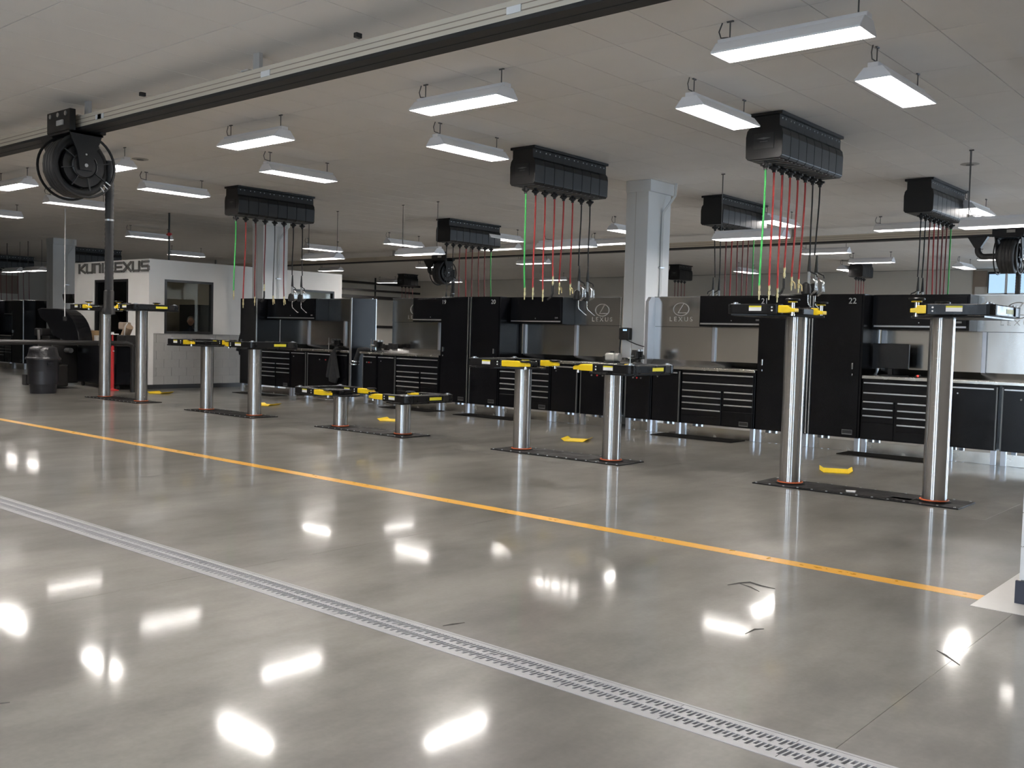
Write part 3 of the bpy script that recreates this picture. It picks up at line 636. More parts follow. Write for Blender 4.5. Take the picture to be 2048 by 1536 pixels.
def lift(xl, xr, h, lab, arms):
    xc = (xl + xr) / 2; d = (xr - xl) / 2
    o = thing('vehicle_lift', lab, 'vehicle lift', (xc, 9.75, 0), 0, 'in-ground two-post lifts')
    MB().box(-d - .30, d + .30, -.27, .27, .001, .014).build('base_plate', 'plate', o, bevel=.003)
    MB().box(-d + .16, d - .16, -.245, .245, .014, .019).build('cover_plate', 'plate', o)
    MB().box(xl - .62, xr + .62, 9.75 - .62, 9.75 + .60, .0002, .0010).build('repair_patch', 'concrete_pale', fl)
    bm = MB()
    for k in range(14):
        for s in (-1, 1): bm.cyl((-d - .26 + k * (2 * d + .52) / 13, s * .255, .012), (-d - .26 + k * (2 * d + .52) / 13, s * .255, .021), .011, 6)
    bb = bm.build('bolt_row', 'alu', o); bb['kind'] = 'stuff'
    for s, sd in ((-1, 'L'), (1, 'R')):
        x = s * d; A = arms[0 if s < 0 else 1]
        ps = MB().cyl((x, 0, .012), (x, 0, h), .1125, 56).build('post', 'post', o, smooth=30)
        MB().lathe([(.113, .019), (.150, .019), (.150, .026), (.113, .03)], 36, (x, 0, 0)).build('wiper_ring', 'plate', ps, smooth=30)
        MB().tube([(x + .128 * math.cos(t), .128 * math.sin(t), .032) for t in [2 * PI * k / 28 for k in range(29)]], .007, 6, False).build('seal_ring', 'orange', ps, smooth=60)
        MB().prism([(x + s * .50, -.50), (x + s * .50, .50), (x + s * .12, .44), (x - s * .22, .20), (x - s * .30, 0), (x - s * .22, -.20), (x + s * .12, -.44)], h, h + .022, 'z').build('yoke_plate', 'armblack', o, bevel=.004)
        MB().box(min(x - s * .13, x + s * .42), max(x - s * .13, x + s * .42), -.13, .13, h + .022, h + .095).build('hub', 'armblack', o, bevel=.012)
        yb = MB().box(min(x + s * .40, x + s * .56), max(x + s * .40, x + s * .56), -.38, .38, h + .022, h + .125).build('yoke_beam', 'armblack', o, bevel=.012)
        fx = x + s * .56
        MB().box(min(fx, fx + s * .002), max(fx, fx + s * .002), -.02, .22, h + .05, h + .092).build('sticker', 'stickery', yb)
        MB().box(min(fx, fx + s * .012), max(fx, fx + s * .012), .25, .36, h + .03, h + .115).build('end_block', 'blackmat', yb, bevel=.004)
        (a1, l1), (a2, l2), padz = A
        base = PI if s > 0 else 0.0
        swing_arm(o, x + s * .50, -.40, h + .022, base + a1, l1, (1 if s > 0 else -1), padz)
        swing_arm(o, x + s * .50, .40, h + .022, base + a2, l2, (1 if s > 0 else -1), padz)
    return o
r_ = math.radians
lift(-4.43, -2.96, 1.765, 'raised two-post lift closest to the block wall, bright steel posts, black arms', (((r_(-2), .14), (r_(-3), .10), .15), ((r_(4), .10), (r_(2), .12), .15)))
lift(-8.15, -6.73, 1.07, 'half raised two-post lift before the big white column', (((r_(0), .36), (r_(-2), .22), .09), ((r_(-3), .26), (r_(3), .12), .09)))
lift(-11.82, -10.41, .495, 'lowest two-post lift, short posts near the middle of the row', (((r_(-8), .34), (r_(-3), .30), .10), ((r_(-6), .30), (r_(4), .22), .10)))
lift(-15.55, -14.09, 1.155, 'half raised two-post lift beside the office side wall', (((r_(-4), .22), (r_(-6), .34), .10), ((r_(8), .05), (r_(4), .1), .10)))
lift(-19.31, -17.85, 1.775, 'raised two-post lift standing before the office corner', (((r_(-3), .2), (r_(-3), .22), .15), ((r_(3), .08), (r_(3), .1), .15)))
# litter on the pit plates
tag(MB().box(-3.33, -3.13, 9.58, 9.68, .0145, .019).build('paper_scrap', 'paper'), 'pale scrap of paper on the pit plate of the tall lift', 'paper')
tag(MB().prism([(-3.76, 9.60), (-3.68, 9.62), (-3.70, 9.70), (-3.79, 9.66)], .0145, .03, 'z').build('crumpled_scrap', 'paper'), 'small crumpled white scrap on the black pit plate', 'paper')

# yellow folded spotting plates lying behind the lifts
def spot(x, y, rz, lab):
    o = thing('wheel_guide', lab, 'wheel guide', (x, y, 0), rz, 'yellow guides on the bay floors')
    MB().prism([(-.15, -.19), (.12, -.21), (.16, .19), (-.11, .21)], .002, .010, 'z').build('plate', 'yellow', o, bevel=.002)
    MB().add([(-.15, -.19, .008), (-.11, .21, .008), (-.16, .21, .04), (-.20, -.19, .04), (-.15, -.19, .002), (-.11, .21, .002), (-.16, .21, .034), (-.20, -.19, .034)], [(0, 1, 2, 3), (7, 6, 5, 4), (0, 3, 7, 4), (1, 5, 6, 2), (2, 6, 7, 3)]).build('wing', 'yellow', o)
    MB().add([(.12, -.21, .008), (.16, .19, .008), (.21, .19, .04), (.17, -.21, .04), (.12, -.21, .002), (.16, .19, .002), (.21, .19, .034), (.17, -.21, .034)], [(3, 2, 1, 0), (4, 5, 6, 7), (4, 7, 3, 0), (2, 6, 5, 1), (3, 7, 6, 2)]).build('wing', 'yellow', o)
spot(-4.53, 11.2, .5, 'folded yellow plate on the floor behind the tallest lift by the block wall')
spot(-8.45, 11.35, .5, 'folded yellow plate on the floor behind the lift by the column')
spot(-12.28, 11.25, .5, 'folded yellow plate on the floor behind the lowest lift')
spot(-16.05, 11.4, .5, 'folded yellow plate on the floor behind the lift at the office side')
spot(-20.03, 11.4, .5, 'folded yellow plate on the floor at the office corner')

# ================================================================== WORK BENCHES
F = 13.45; BK = 14.08
def feet(o, x0, x1, d=.62):
    f0 = None
    for x in (x0 + .04, x1 - .04):
        for y in (.05, d - .05):
            if f0 is None: f0 = MB().box(-.029, .029, -.03, .03, .002, .19).build('foot', 'leg', o, loc=(x, y, 0))
            else: again(f0, o, (x, y, 0))
    MB().box(x0 + .075, x1 - .075, .055, .065, .004, .15).build('toe_plate', 'steeltop', o)
def badge(o, x, z, y=-.022):
    b = MB().box(x - .075, x + .075, y - .004, y, z - .035, z + .035).build('badge', 'badge', o)
    MB().box(x - .068, x + .068, y - .006, y - .004, z - .018, z + .028).build('badge_face', 'frame', b)
def strip(parent, x0, x1, z, y=-.034): return MB().box(x0, x1, y, y + .016, z - .010, z + .010).build('handle', 'alu', parent, bevel=.003)
def drawer_cab(x0, x1, lab, mirror=False):
    o = thing('drawer_cabinet', lab, 'cabinet', (x0, F, 0), 0, 'black drawer cabinets under the worktops'); w = x1 - x0
    MB().box(0, w, .0, .62, .19, 1.03).build('body', 'black', o, bevel=.004); feet(o, 0, w)
    rows = [(.985, .852, 0, 1), (.847, .729, 0, 1)]
    sp = .58 if not mirror else .42
    lo, ro = ([.724, .624, .530, .430], [.724, .624, .530]) if not mirror else ([.724, .624, .530], [.724, .624, .530, .430])
    for col, (a_, c_) in ((lo, (0, sp)), (ro, (sp, 1))):
        for k, zt in enumerate(col):
            zb = col[k + 1] + .005 if k + 1 < len(col) else (zt - .1)
            rows.append((zt, zb, a_, c_))
        rows.append((col[-1] - .105, .20, a_, c_))
    for zt, zb, a_, c_ in rows:
        big = zb == .20
        d = MB().box(a_ * w + .02, c_ * w - .02, -.018, 0, zb, zt).build('drawer' if not big else 'lower_panel', 'black', o, bevel=.003)
        if not big: strip(d, a_ * w + .03, c_ * w - .03, zt - .012)
    badge(o, w - .16, .25)
    return o
def door_cab(x0, x1, lab, kind='door', hinge=1):
    o = thing('door_cabinet', lab, 'cabinet', (x0, F, 0), 0, 'black single door cabinets under the worktops'); w = x1 - x0
    MB().box(0, w, 0, .62, .19, 1.03).build('body', 'black', o, bevel=.004); feet(o, 0, w)
    d = MB().box(.02, w - .02, -.018, 0, .20, .985).build('door', 'black', o, bevel=.003); strip(d, .03, w - .05, .975)
    MB().box(w - .022, w - .004, -.024, -.002, .20, 1.0).build('edge_trim', 'badge', o)
    MB().cyl((w * .2, -.024, .90), (w * .2, -.016, .90), .010, 10).build('lock', 'alu', d)
    return o
def hose_cab(x0, x1, lab):
    o = thing('supply_cabinet', lab, 'cabinet', (x0, F, 0), 0, 'black supply cabinets with coloured couplings'); w = x1 - x0
    MB().box(0, w, 0, .62, .19, 1.03).build('body', 'black', o, bevel=.004); feet(o, 0, w)
    d = MB().box(.02, w - .02, -.018, 0, .20, .985).build('door', 'black', o, bevel=.003); strip(d, .03, w - .03, .975)
    for k, m in enumerate(('letter', 'redpaint', 'badge')): MB().cyl((w * (.32 + .15 * k), -.034, .86), (w * (.32 + .15 * k), -.016, .86), .014, 10).build('coupling', m, d, smooth=40)
    MB().box(.004, .022, -.024, -.002, .20, 1.0).build('edge_trim', 'badge', o)
    return o
def tall_cab(x0, x1, num, hinge, lab, d=.64):
    o = thing('tall_cabinet', lab, 'cabinet', (x0, F, 0), 0, 'tall black cabinets'); w = x1 - x0
    MB().box(0, w, 0, d, .19, 2.2).build('body', 'black', o, bevel=.004); feet(o, 0, w, d)
    dr = MB().box(.03, w - .03, -.018, 0, .20, 2.185).build('door', 'black', o, bevel=.003)
    hx = .09 if hinge < 0 else w - .12
    MB().box(hx - .012, hx + .012, -.04, -.018, 1.15, 1.24).box(hx - .008, hx + .008, -.03, -.018, 1.06, 1.09).build('handle', 'chrome', dr, bevel=.004)
    ex = w - .012 if hinge < 0 else .012
    MB().box(ex - .010, ex + .010, -.026, 0, .20, 2.19).build('edge_trim', 'alu', o)
    if num: text('number', num, .115, 'number', dr, (.09 if hinge < 0 else w - .16, -.020, 2.10))
    badge(dr, w - .16, .27)
    return o
def wall_cab(x0, x1, lab):
    o = thing('wall_cabinet', lab, 'cabinet', (x0, 13.72, 1.715), 0, 'black wall cabinets above the worktops'); w = x1 - x0
    MB().box(0, w, 0, BK - 13.72 - .001, 0, .485).build('body', 'black', o, bevel=.004)
    d = MB().box(.03, w - .03, -.018, 0, .045, .46).build('door', 'black', o, bevel=.003)
    MB().box(.03, w - .03, -.032, -.016, .035, .06).build('handle', 'alu', d, bevel=.003)
    MB().box(w - .16, w - .09, -.021, -.018, .10, .125).build('badge', 'badge', d); MB().cyl((w / 2, -.024, .10), (w / 2, -.016, .10), .008, 8).build('lock', 'alu', d)
    return o
def worktop(x0, x1, lab, ux=0.0):
    o = thing('worktop', lab, 'worktop', (x0, F, 1.03), 0, 'stainless worktops'); w = x1 - x0
    MB().box(0, w, -.03, BK - F, .001, .042).build('slab', 'steeltop', o, bevel=.004)
    MB().prism([(BK - F - .11, .042), (BK - F - .004, .135), (BK - F, .135), (BK - F, .042)], ux, w, 'x').build('upstand', 'steel', o)
    return o
def emblem(o, x, z, s=1.0):
    e = MB().tube([(.145 * s * math.cos(t), 0, .105 * s * math.sin(t)) for t in [2 * PI * k / 36 for k in range(37)]], .0075 * s, 6, False)
    e.bar((.045 * s, 0, .092 * s), (-.055 * s, 0, -.06 * s), .006, .013 * s).bar((-.06 * s, 0, -.058 * s), (.115 * s, 0, -.058 * s), .006, .013 * s)
    e.build('emblem', 'emblem', o, loc=(x, -.006, z)); text('lettering', 'L E X U S', .105 * s, 'emblem', o, (x, -.004, z - .165 * s), sx=1.05)
def back_panel(x0, x1, lab, em=None, ups=(), ret=False):
    o = thing('back_panel', lab, 'wall panel', (x0, BK, 0), 0, 'stainless back panels behind the worktops'); w = x1 - x0
    MB().box(0, w, .003, .02, 1.075, 1.708).build('lower_sheet', 'steel', o); MB().box(0, w, .001, .02, 1.714, 2.2).build('upper_sheet', 'steel', o)
    MB().box(0, w, -.004, .03, 2.2, 2.212).build('top_edge', 'alu', o); MB().box(0, w, .02, .04, 1.08, 2.2).build('backing', 'black', o)
    for u in ups: MB().box(u - x0 - .028, u - x0 + .028, -.03, .001, 1.16, 1.71).build('upright', 'leg', o, bevel=.003)
    if em: emblem(o, em[0] - x0, em[1])
    if ret: MB().prism([(-.20, 1.08), (.03, 1.08), (.03, 2.2), (-.12, 2.2), (-.20, 2.12)], -.05, .012, 'x').build('side_return', 'leg', o)
    return o
# bench eighteen, dark, next to the office
tall_cab(-20.05, -19.37, '', -1, 'tall black cabinet at the office end of the dim bench')
drawer_cab(-19.35, -18.07, 'black drawer cabinet of the dim bench beside the office')
door_cab(-18.05, -17.5, 'black door cabinet in the dim bench beside the office')
hose_cab(-17.45, -16.08, 'wide black cabinet behind the hanging jacket, dim bench')
worktop(-19.36, -16.07, 'stainless worktop of the dim bench beside the office')
wall_cab(-19.35, -17.55, 'black wall cabinet of the dim bench beside the office')
back_panel(-19.35, -16.07, 'dull stainless back panel of the dim bench beside the office', None, (-18.25, -16.95))
ep = thing('end_panel', 'tall black end panel closing the dim bench at the passage', 'panel', (-16.05, F, 0))
MB().box(0, .04, .02, .68, .1, 2.19).build('sheet', 'black', ep); MB().box(-.005, .045, 0, .02, .1, 2.2).build('front_trim', 'alu', ep); MB().box(-.005, .045, .68, .70, .1, 2.2).build('rear_trim', 'alu', ep); MB().box(0, .04, .05, .12, .002, .1).box(0, .04, .56, .63, .002, .1).build('foot', 'leg', ep)
# bench nineteen
hose_cab(-15.6, -15.16, 'black supply cabinet at the passage end of bench nineteen')
door_cab(-15.14, -14.60, 'black door cabinet of bench nineteen next to its drawers')
drawer_cab(-14.58, -13.37, 'black drawer cabinet of bench nineteen')
worktop(-15.7, -13.37, 'stainless worktop with welding gear at the passage, bench nineteen')
wall_cab(-14.42, -13.37, 'black wall cabinet of bench nineteen beside an emblem')
back_panel(-15.42, -13.37, 'stainless back panel of bench nineteen with emblem half hidden', (-14.72, 1.98), (-14.0,))
tall_cab(-13.35, -12.60, '19', -1, 'tall black cabinet numbered nineteen')
tall_cab(-12.56, -11.83, '20', 1, 'tall black cabinet numbered twenty')
# bench twenty
drawer_cab(-11.81, -10.62, 'black drawer cabinet of bench twenty', True)
door_cab(-10.60, -10.02, 'black door cabinet of bench twenty')
hose_cab(-9.96, -9.20, 'black supply cabinet of bench twenty beside the big column')
worktop(-11.81, -9.2, 'stainless worktop of bench twenty carrying the pale grinder')
wall_cab(-11.81, -10.60, 'black wall cabinet of bench twenty')
back_panel(-11.81, -9.62, 'stainless back panel of bench twenty ending at the big column', (-10.0, 1.98), (-11.75, -10.55))
# bench twenty one
hose_cab(-9.04, -8.54, 'black supply cabinet of bench twenty one under the vise')
door_cab(-8.52, -8.0, 'black door cabinet of bench twenty one')
drawer_cab(-7.98, -6.72, 'black drawer cabinet of bench twenty one')
worktop(-9.05, -6.72, 'stainless worktop of bench twenty one', .14)
wall_cab(-7.86, -6.72, 'black wall cabinet of bench twenty one')
back_panel(-8.93, -6.72, 'stainless back panel of bench twenty one with faint emblem', (-8.41, 2.0), (-7.78,), True)
tall_cab(-6.70, -5.89, '21', -1, 'tall black cabinet numbered twenty one behind the tall lift post')
tall_cab(-5.87, -5.13, '22', 1, 'tall black cabinet numbered twenty two')
# bench twenty two
drawer_cab(-5.11, -3.99, 'black drawer cabinet of bench twenty two under the monitor', True)
door_cab(-3.97, -3.36, 'black door cabinet of bench twenty two')
hose_cab(-3.32, -2.6, 'black cabinet at the block wall end of bench twenty two')
worktop(-5.11, -2.6, 'stainless worktop of bench twenty two')
wall_cab(-5.11, -3.83, 'black wall cabinet of bench twenty two')
back_panel(-5.11, -2.6, 'stainless back panel of bench twenty two with bright emblem', (-3.33, 2.0), (-5.06, -3.72))
# bench beyond the office
tall_cab(-32.75, -31.9, '', -1, 'tall black cabinet beyond the office, light on its front', 1.35)
wall_cab(-34.0, -32.77, 'black wall cabinet beyond the office')
drawer_cab(-34.1, -32.77, 'black drawer cabinet beyond the office')
worktop(-34.2, -32.77, 'stainless worktop beyond the office')
back_panel(-34.2, -32.77, 'stainless back panel beyond the office')
tall_cab(-36.5, -34.3, '', 1, 'wide black cabinet at the picture edge beyond the office')

# rubber mats
for (x0, x1, y0, lab) in ((-12.55, -11.1, 13.0, 'black rubber mat before cabinet twenty'), (-8.25, -6.85, 13.0, 'black rubber mat before the drawers of bench twenty one'), (-5.25, -3.95, 12.98, 'black rubber mat before the drawers of bench twenty two'), (-14.6, -13.2, 13.0, 'black rubber mat before the drawers of bench nineteen'), (-19.6, -18.1, 12.95, 'black rubber mat before the dim bench')):
    tag(MB().box(x0, x1, y0, y0 + .45, .0005, .011).build('floor_mat', 'mat', bevel=.004), lab, 'mat', 'rubber mats along the benches')

# ------------------------------------------------------------------ things on the benches
def vise(x, y, z, rz, lab):
    o = thing('bench_vise', lab, 'vise', (x, y, z), rz, 'bench vises')
    MB().lathe([(.09, 0), (.09, .02), (.05, .04), (.05, .08), (.07, .09)], 16).build('swivel_base', 'rubber', o, smooth=40)
    MB().prism([(-.14, .09), (.03, .09), (.03, .24), (-.05, .24), (-.06, .17), (-.14, .15)], -.05, .05, 'y').build('body', 'blackmat', o, bevel=.008)
    MB().prism([(.06, .10), (.15, .11), (.13, .17), (.11, .24), (.06, .24)], -.05, .05, 'y').build('front_jaw', 'blackmat', o, bevel=.008)
    MB().box(-.05, .03, -.075, .075, .215, .25).build('jaw_plate', 'alu', o, bevel=.003); MB().box(.06, .11, -.075, .075, .215, .25).build('jaw_plate', 'alu', o, bevel=.003)
    MB().cyl((.1, 0, .14), (.24, 0, .14), .015, 10).cyl((.225, 0, .02), (.225, 0, .27), .008, 8).build('screw_handle', 'alu', o, smooth=40)
    MB().box(-.02, .02, -.09, .09, .12, .22).build('lock_lever', 'blackmat', o, bevel=.01)
    return o
vise(-8.90, 13.58, 1.073, -PI / 2, 'black bench vise on the end of bench twenty one by the column')
vise(-16.62, 13.58, 1.073, -PI / 2, 'black bench vise above the hanging jacket on the dim bench')
vise(-15.28, 13.60, 1.073, -PI / 2, 'black bench vise at the passage end of bench nineteen')
pc = thing('parts_clutter', 'dark tangle of engine parts around the vise on bench nineteen', 'engine parts', (-15.28, 13.86, 1.073))
for k in range(9): 
    a_ = random.uniform(-.2, .2); z_ = random.uniform(0, .2)
    MB().box(a_ - .05, a_ + .05, -.05 + .01 * k, .03 + .01 * k, z_ * .4, z_ * .4 + random.uniform(.05, .14)).build('part', random.choice(['blackmat', 'rubber', 'alu']), pc, bevel=.01)
gp = thing('black_cloth', 'black cloth hanging over the passage end of bench nineteen', 'cloth', (-15.72, 13.45, 1.073))
MB().tube([(.2, .25, .02), (.02, .16, .05), (-.03, .02, .03), (-.05, -.03, -.12), (-.07, -.05, -.25)], [.03, .05, .06, .05, .07], 10).build('drape', 'cloth', gp, smooth=60); MB().lathe([(.10, 0), (.10, .02), (.085, .03)], 16, (-.09, -.06, -.28)).lathe([(.09, 0), (.09, .02), (.075, .03)], 16, (-.085, -.05, -.22)).build('metal_ring', 'chrome', gp, smooth=40)
gr = thing('bench_grinder', 'pale bench grinder on the worktop beside the big column', 'grinder', (-9.58, 13.80, 1.073))
MB().box(-.10, .12, -.09, .09, 0, .03).build('foot', 'rubber', gr, bevel=.005); MB().box(-.10, .11, -.08, .08, .03, .17).build('motor', 'grinder', gr, bevel=.04, seg=4); MB().cyl((.11, 0, .1), (.17, 0, .1), .07, 18).build('wheel_guard', 'grinder', gr, smooth=40); MB().cyl((-.10, 0, .1), (-.17, 0, .1), .02, 12).build('spindle', 'rubber', gr, smooth=40); MB().box(-.02, .04, -.02, .02, .17, .2).build('switch', 'rubber', gr)
pn = tag(MB().box(-10.1, -9.72, 13.62, 13.72, 1.073, 1.083).build('steel_rule', 'alu'), 'flat steel strip lying on the worktop before the grinder', 'tool')
ch = thing('charger_box', 'black wall charger with lit display on the big column', 'charger', (-9.49, 14.118, 1.47))
MB().box(-.11, .11, -.10, -.001, 0, .21).build('case', 'blackmat', ch, bevel=.02); MB().box(-.02, .06, -.104, -.10, .155, .185).build('display', 'ledblue', ch)
MB().tube([(.02, -.06, .005), (.12, -.07, -.03), (.25, -.08, -.07), (.38, -.09, -.10), (.44, -.10, -.105)], .008, 6).build('cord', 'rubber', ch, smooth=60); MB().tube([(-.10, -.05, .0), (-.11, -.05, -.15), (-.10, -.06, -.28), (-.11, -.07, -.36)], .014, 6).build('hose', 'rubber', ch, smooth=60)
mo = thing('monitor', 'black computer monitor on bench twenty two', 'monitor', (-4.86, 13.80, 1.073))
MB().box(-.25, .25, -.02, .025, .10, .45).build('casing', 'screen', mo, bevel=.008); MB().box(-.235, .235, -.022, -.02, .12, .435).build('screen', 'screen', mo); MB().box(-.03, .03, -.01, .03, .02, .12).build('neck', 'screen', mo); MB().box(-.12, .12, -.10, .08, 0, .015).build('base', 'screen', mo, bevel=.006)
ms = thing('computer_mouse', 'black mouse glowing red on bench twenty two', 'mouse', (-4.42, 13.62, 1.073)); MB().ell((0, 0, .02), (.035, .06, .0195)).build('shell', 'rubber', ms, smooth=60); MB().ell((.012, -.05, .022), (.016, .012, .012), 10, 6).build('light', 'ledred', ms, smooth=60)
dk = tag(MB().box(-4.85, -4.55, 13.5, 13.64, 1.0735, 1.09).build('keyboard', 'screen', bevel=.004), 'black keyboard under the monitor on bench twenty two', 'keyboard')

def jacket(x, y, z0, z1, w, lab, rz=0):
    o = thing('jacket', lab, 'jacket', (x, y, 0), rz, 'dark jackets hung on the benches'); h = z1 - z0
    MB().tube([(0, 0, z1), (0, 0, z1 - .05), (.0, 0, z1 - .2 * h), (.02, 0, z1 - .55 * h), (.0, 0, z1 - .85 * h), (-.02, 0, z0)], [.03, .18 * w, .30 * w, .40 * w, .50 * w, .40 * w], 14).build('body', 'cloth', o, smooth=60)
    for s in (-1, 1): MB().tube([(s * .16 * w, -.03, z1 - .12 * h), (s * .36 * w, -.06, z1 - .45 * h), (s * .62 * w, -.04, z1 - .86 * h)], [.04, .055, .045], 10).build('sleeve', 'cloth', o, smooth=60)
    MB().tube([(0, 0, z1), (0, .02, z1 + .05), (0, .05, z1 + .03)], .006, 6).build('loop', 'cloth', o)
    for c in o.children: c.scale = (1, .45, 1)
    return o
jacket(-16.45, 13.36, .40, 1.10, .30, 'dark jacket hanging from the dim bench near its vise')
jacket(-20.11, 13.62, .84, 1.62, .34, 'dark jacket on the office end of the tall cabinet', PI / 2)

# ================================================================== CORNER BY THE OFFICE
tc = thing('trash_can', 'large round black trash can lined with a bag near the office', 'trash can', (-21.15, 9.32, 0))
MB().lathe([(.25, 0), (.255, .02), (.325, .72), (.345, .725), (.35, .75), (.335, .77), (.30, .77), (.30, .2), (.02, .19)], 32).build('barrel', 'bin', tc, smooth=35)
MB().lathe([(.352, .715), (.352, .745), (.31, .79), (.285, .88), (.27, .97), (.19, 1.0), (.08, .985), (.02, .97)], 26).build('bag', 'bag', tc, smooth=60); MB().box(.325, .38, -.06, .06, .60, .66).build('grip', 'bin', tc, bevel=.01); MB().box(-.38, -.325, -.06, .06, .60, .66).build('grip', 'bin', tc, bevel=.01)
sk = tag(MB().box(-22.05, -21.75, 9.55, 9.8, 0, .70).build('paper_sack', 'brown', bevel=.04), 'brown paper sack standing behind the trash can', 'sack')
gd = thing('guard_rail', 'horizontal black pipe rail crossing in front of the trash can', 'rail', (-20.62, 8.4, 0))
MB().tube([(0, -3.0, 0.0), (0, -3.0, .98), (0, -2.96, 1.06), (0, -2.85, 1.09), (0, 2.5, 1.09), (0, 2.62, 1.06), (0, 2.66, .98), (0, 2.66, 0)], .052, 12).build('pipe', 'frame', gd, smooth=50)
js = thing('jack_stand', 'slim red pole jack stand beside the office corner', 'jack stand', (-21.33, 10.95, 0))
MB().lathe([(.14, 0), (.14, .012), (.05, .04), (.04, .06)], 18).build('base', 'redpaint', js, smooth=40); MB().cyl((0, 0, .05), (0, 0, 1.0), .036, 14).cyl((0, 0, 1.0), (0, 0, 1.27), .022, 12).build('pole', 'redpaint', js, smooth=40); MB().box(-.02, .02, -.14, .14, 1.27, 1.295).box(-.14, .14, -.02, .02, 1.27, 1.295).cyl((0, 0, 1.295), (0, 0, 1.33), .03, 10).build('saddle', 'sticker', js, bevel=.003); MB().cyl((-.05, 0, .9), (.07, 0, .9), .012, 8).build('pin', 'sticker', js)
wb = thing('wheel_balancer', 'black wheel balancer with big curved hood before the office', 'wheel balancer', (-23.85, 10.95, 0))
MB().prism([(-.45, .05), (.25, .05), (.25, .95), (.05, 1.1), (-.45, 1.1)], -.35, .3, 'y').build('cabinet', 'blackmat', wb, bevel=.03)
hp = [(-.98, 1.83), (-.8, 1.86), (.1, 1.85)] + [(.1 + 1.12 * math.sin(t), 1.05 + .80 * math.cos(t)) for t in [PI / 2 * k / 10 for k in range(1, 11)]] + [(.25, 1.12), (-.15, 1.2), (-.45, 1.5), (-.8, 1.62)]
MB().prism(hp, -.16, .18, 'y').build('hood', 'black', wb, bevel=.02); MB().box(-.75, -.35, -.15, .15, 1.1, 1.18).build('weight_tray', 'blackmat', wb, bevel=.02); MB().bar((-.6, -.3, 1.32), (-.42, -.32, .55), .05).build('gauge_arm', 'alu', wb); MB().box(-.95, -.55, -.25, .2, 1.18, 1.36).build('display_head', 'blackmat', wb, bevel=.03); MB().cyl((.25, 0, .85), (.5, 0, .85), .06, 14).build('shaft', 'alu', wb, smooth=40)
tcg = thing('tire_changer', 'dark tire changer crowding the floor behind the trash can', 'tire changer', (-22.75, 10.15, 0))
MB().box(-.4, .35, -.3, .3, .05, .55).build('base', 'blackmat', tcg, bevel=.03); MB().lathe([(.28, .56), (.30, .58), (.28, .64), (.05, .66)], 20, (-.05, 0, 0)).build('turntable', 'rubber', tcg, smooth=40); MB().bar((.0, -.1, .1), (-.12, -.12, .9), .09).build('column', 'alu', tcg); MB().bar((.15, -.3, .95), (.4, -.3, .4), .06).build('bead_arm', 'badge', tcg); MB().box(-.6, -.42, -.35, .3, .05, .3).build('pedal_box', 'rubber', tcg, bevel=.02); MB().box(.2, .65, -.36, -.34, .12, .62).build('shield', 'sticker', tcg, bevel=.01)
ct = thing('tool_cart', 'black tool cart with papers against the office wall', 'tool cart', (-21.95, 11.45, 0))
MB().box(-1.42, .48, -.33, .3, .12, 1.0).build('body', 'black', ct, bevel=.01); MB().box(-1.47, .52, -.36, .32, 1.0, 1.04).build('top', 'blackmat', ct, bevel=.006)
for x_ in (-1.3, .38):
    for y_ in (-.25, .22): MB().cyl((x_, y_ - .02, .06), (x_, y_ + .02, .06), .058, 14).build('caster', 'rubber', ct, smooth=40)
MB().add([(.18, -.345, .75), (.38, -.35, .58), (.36, -.35, .95), (.27, -.345, .98), (.18, -.34, .75), (.38, -.342, .58), (.36, -.342, .95), (.27, -.338, .98)], [(0, 1, 2, 3), (7, 6, 5, 4), (0, 4, 5, 1), (1, 5, 6, 2), (2, 6, 7, 3), (3, 7, 4, 0)]).build('hanging_paper', 'paper', ct)
for k in range(3): MB().box(-.2 + .13 * k, -.13 + .13 * k, -.345, -.33, .88, .97).build('note', 'paper', ct)
def carton(x, y, z, w, d, h, lab, m='card'):
    o = thing('cardboard_box', lab, 'box', (x, y, z), 0, 'boxes on the cart'); MB().box(-w / 2, w / 2, -d / 2, d / 2, 0, h).build('body', m, o, bevel=.006); MB().box(-w * .28, w * .1, -d / 2 - .003, -d / 2, h * .35, h * .8).build('label', 'paper', o); MB().box(-.03, .03, -d / 2 - .002, d / 2 + .002, h, h + .002).build('tape', 'brown', o); return o
carton(-23.08, 11.33, 1.042, .46, .28, .30, 'brown cardboard box with white label on the tool cart')
carton(-22.62, 11.34, 1.042, .28, .24, .19, 'smaller pale box on the tool cart beside the brown one', 'grinder')
tm = thing('motor_unit', 'dark reddish brown machine head standing on the tool cart', 'machine', (-21.66, 11.45, 1.042))
MB().box(-.22, .18, -.12, .15, 0, .22).build('base', 'blackmat', tm, bevel=.02); MB().cyl((-.1, 0, .15), (.12, 0, .42), .10, 16).build('motor', 'brown', tm, smooth=40); MB().box(-.2, .05, -.1, .1, .35, .52).build('head', 'panel', tm, bevel=.03); MB().tube([(.1, -.1, .2), (.16, -.12, .35), (.18, -.12, .42), (.24, -.1, .5)], .012, 8).build('lever', 'sticker', tm, smooth=60)
ns = thing('notice_board', 'white notice with red marks fixed low on the office window', 'notice', (-21.9, OY0 - .006, 1.62)); MB().box(-.22, .14, -.006, .0, 0, .3).build('sheet', 'paper', ns); MB().box(-.06, .1, -.009, -.006, .16, .25).box(-.17, -.1, -.009, -.006, .18, .23).build('red_print', 'redpaint', ns); MB().box(-.15, .1, -.009, -.006, .05, .09).build('dark_print', 'letter', ns)
cp = thing('conduit_drop', 'thin pale conduit dropping from the ceiling to the wheel balancer', 'conduit', (-23.1, 10.68, 0)); MB().cyl((0, 0, 1.6), (0, 0, ZC), .014, 8).build('pipe', 'sticker', cp, smooth=40); MB().box(-.04, .04, -.03, .03, 1.56, 1.66).build('outlet', 'frame', cp)
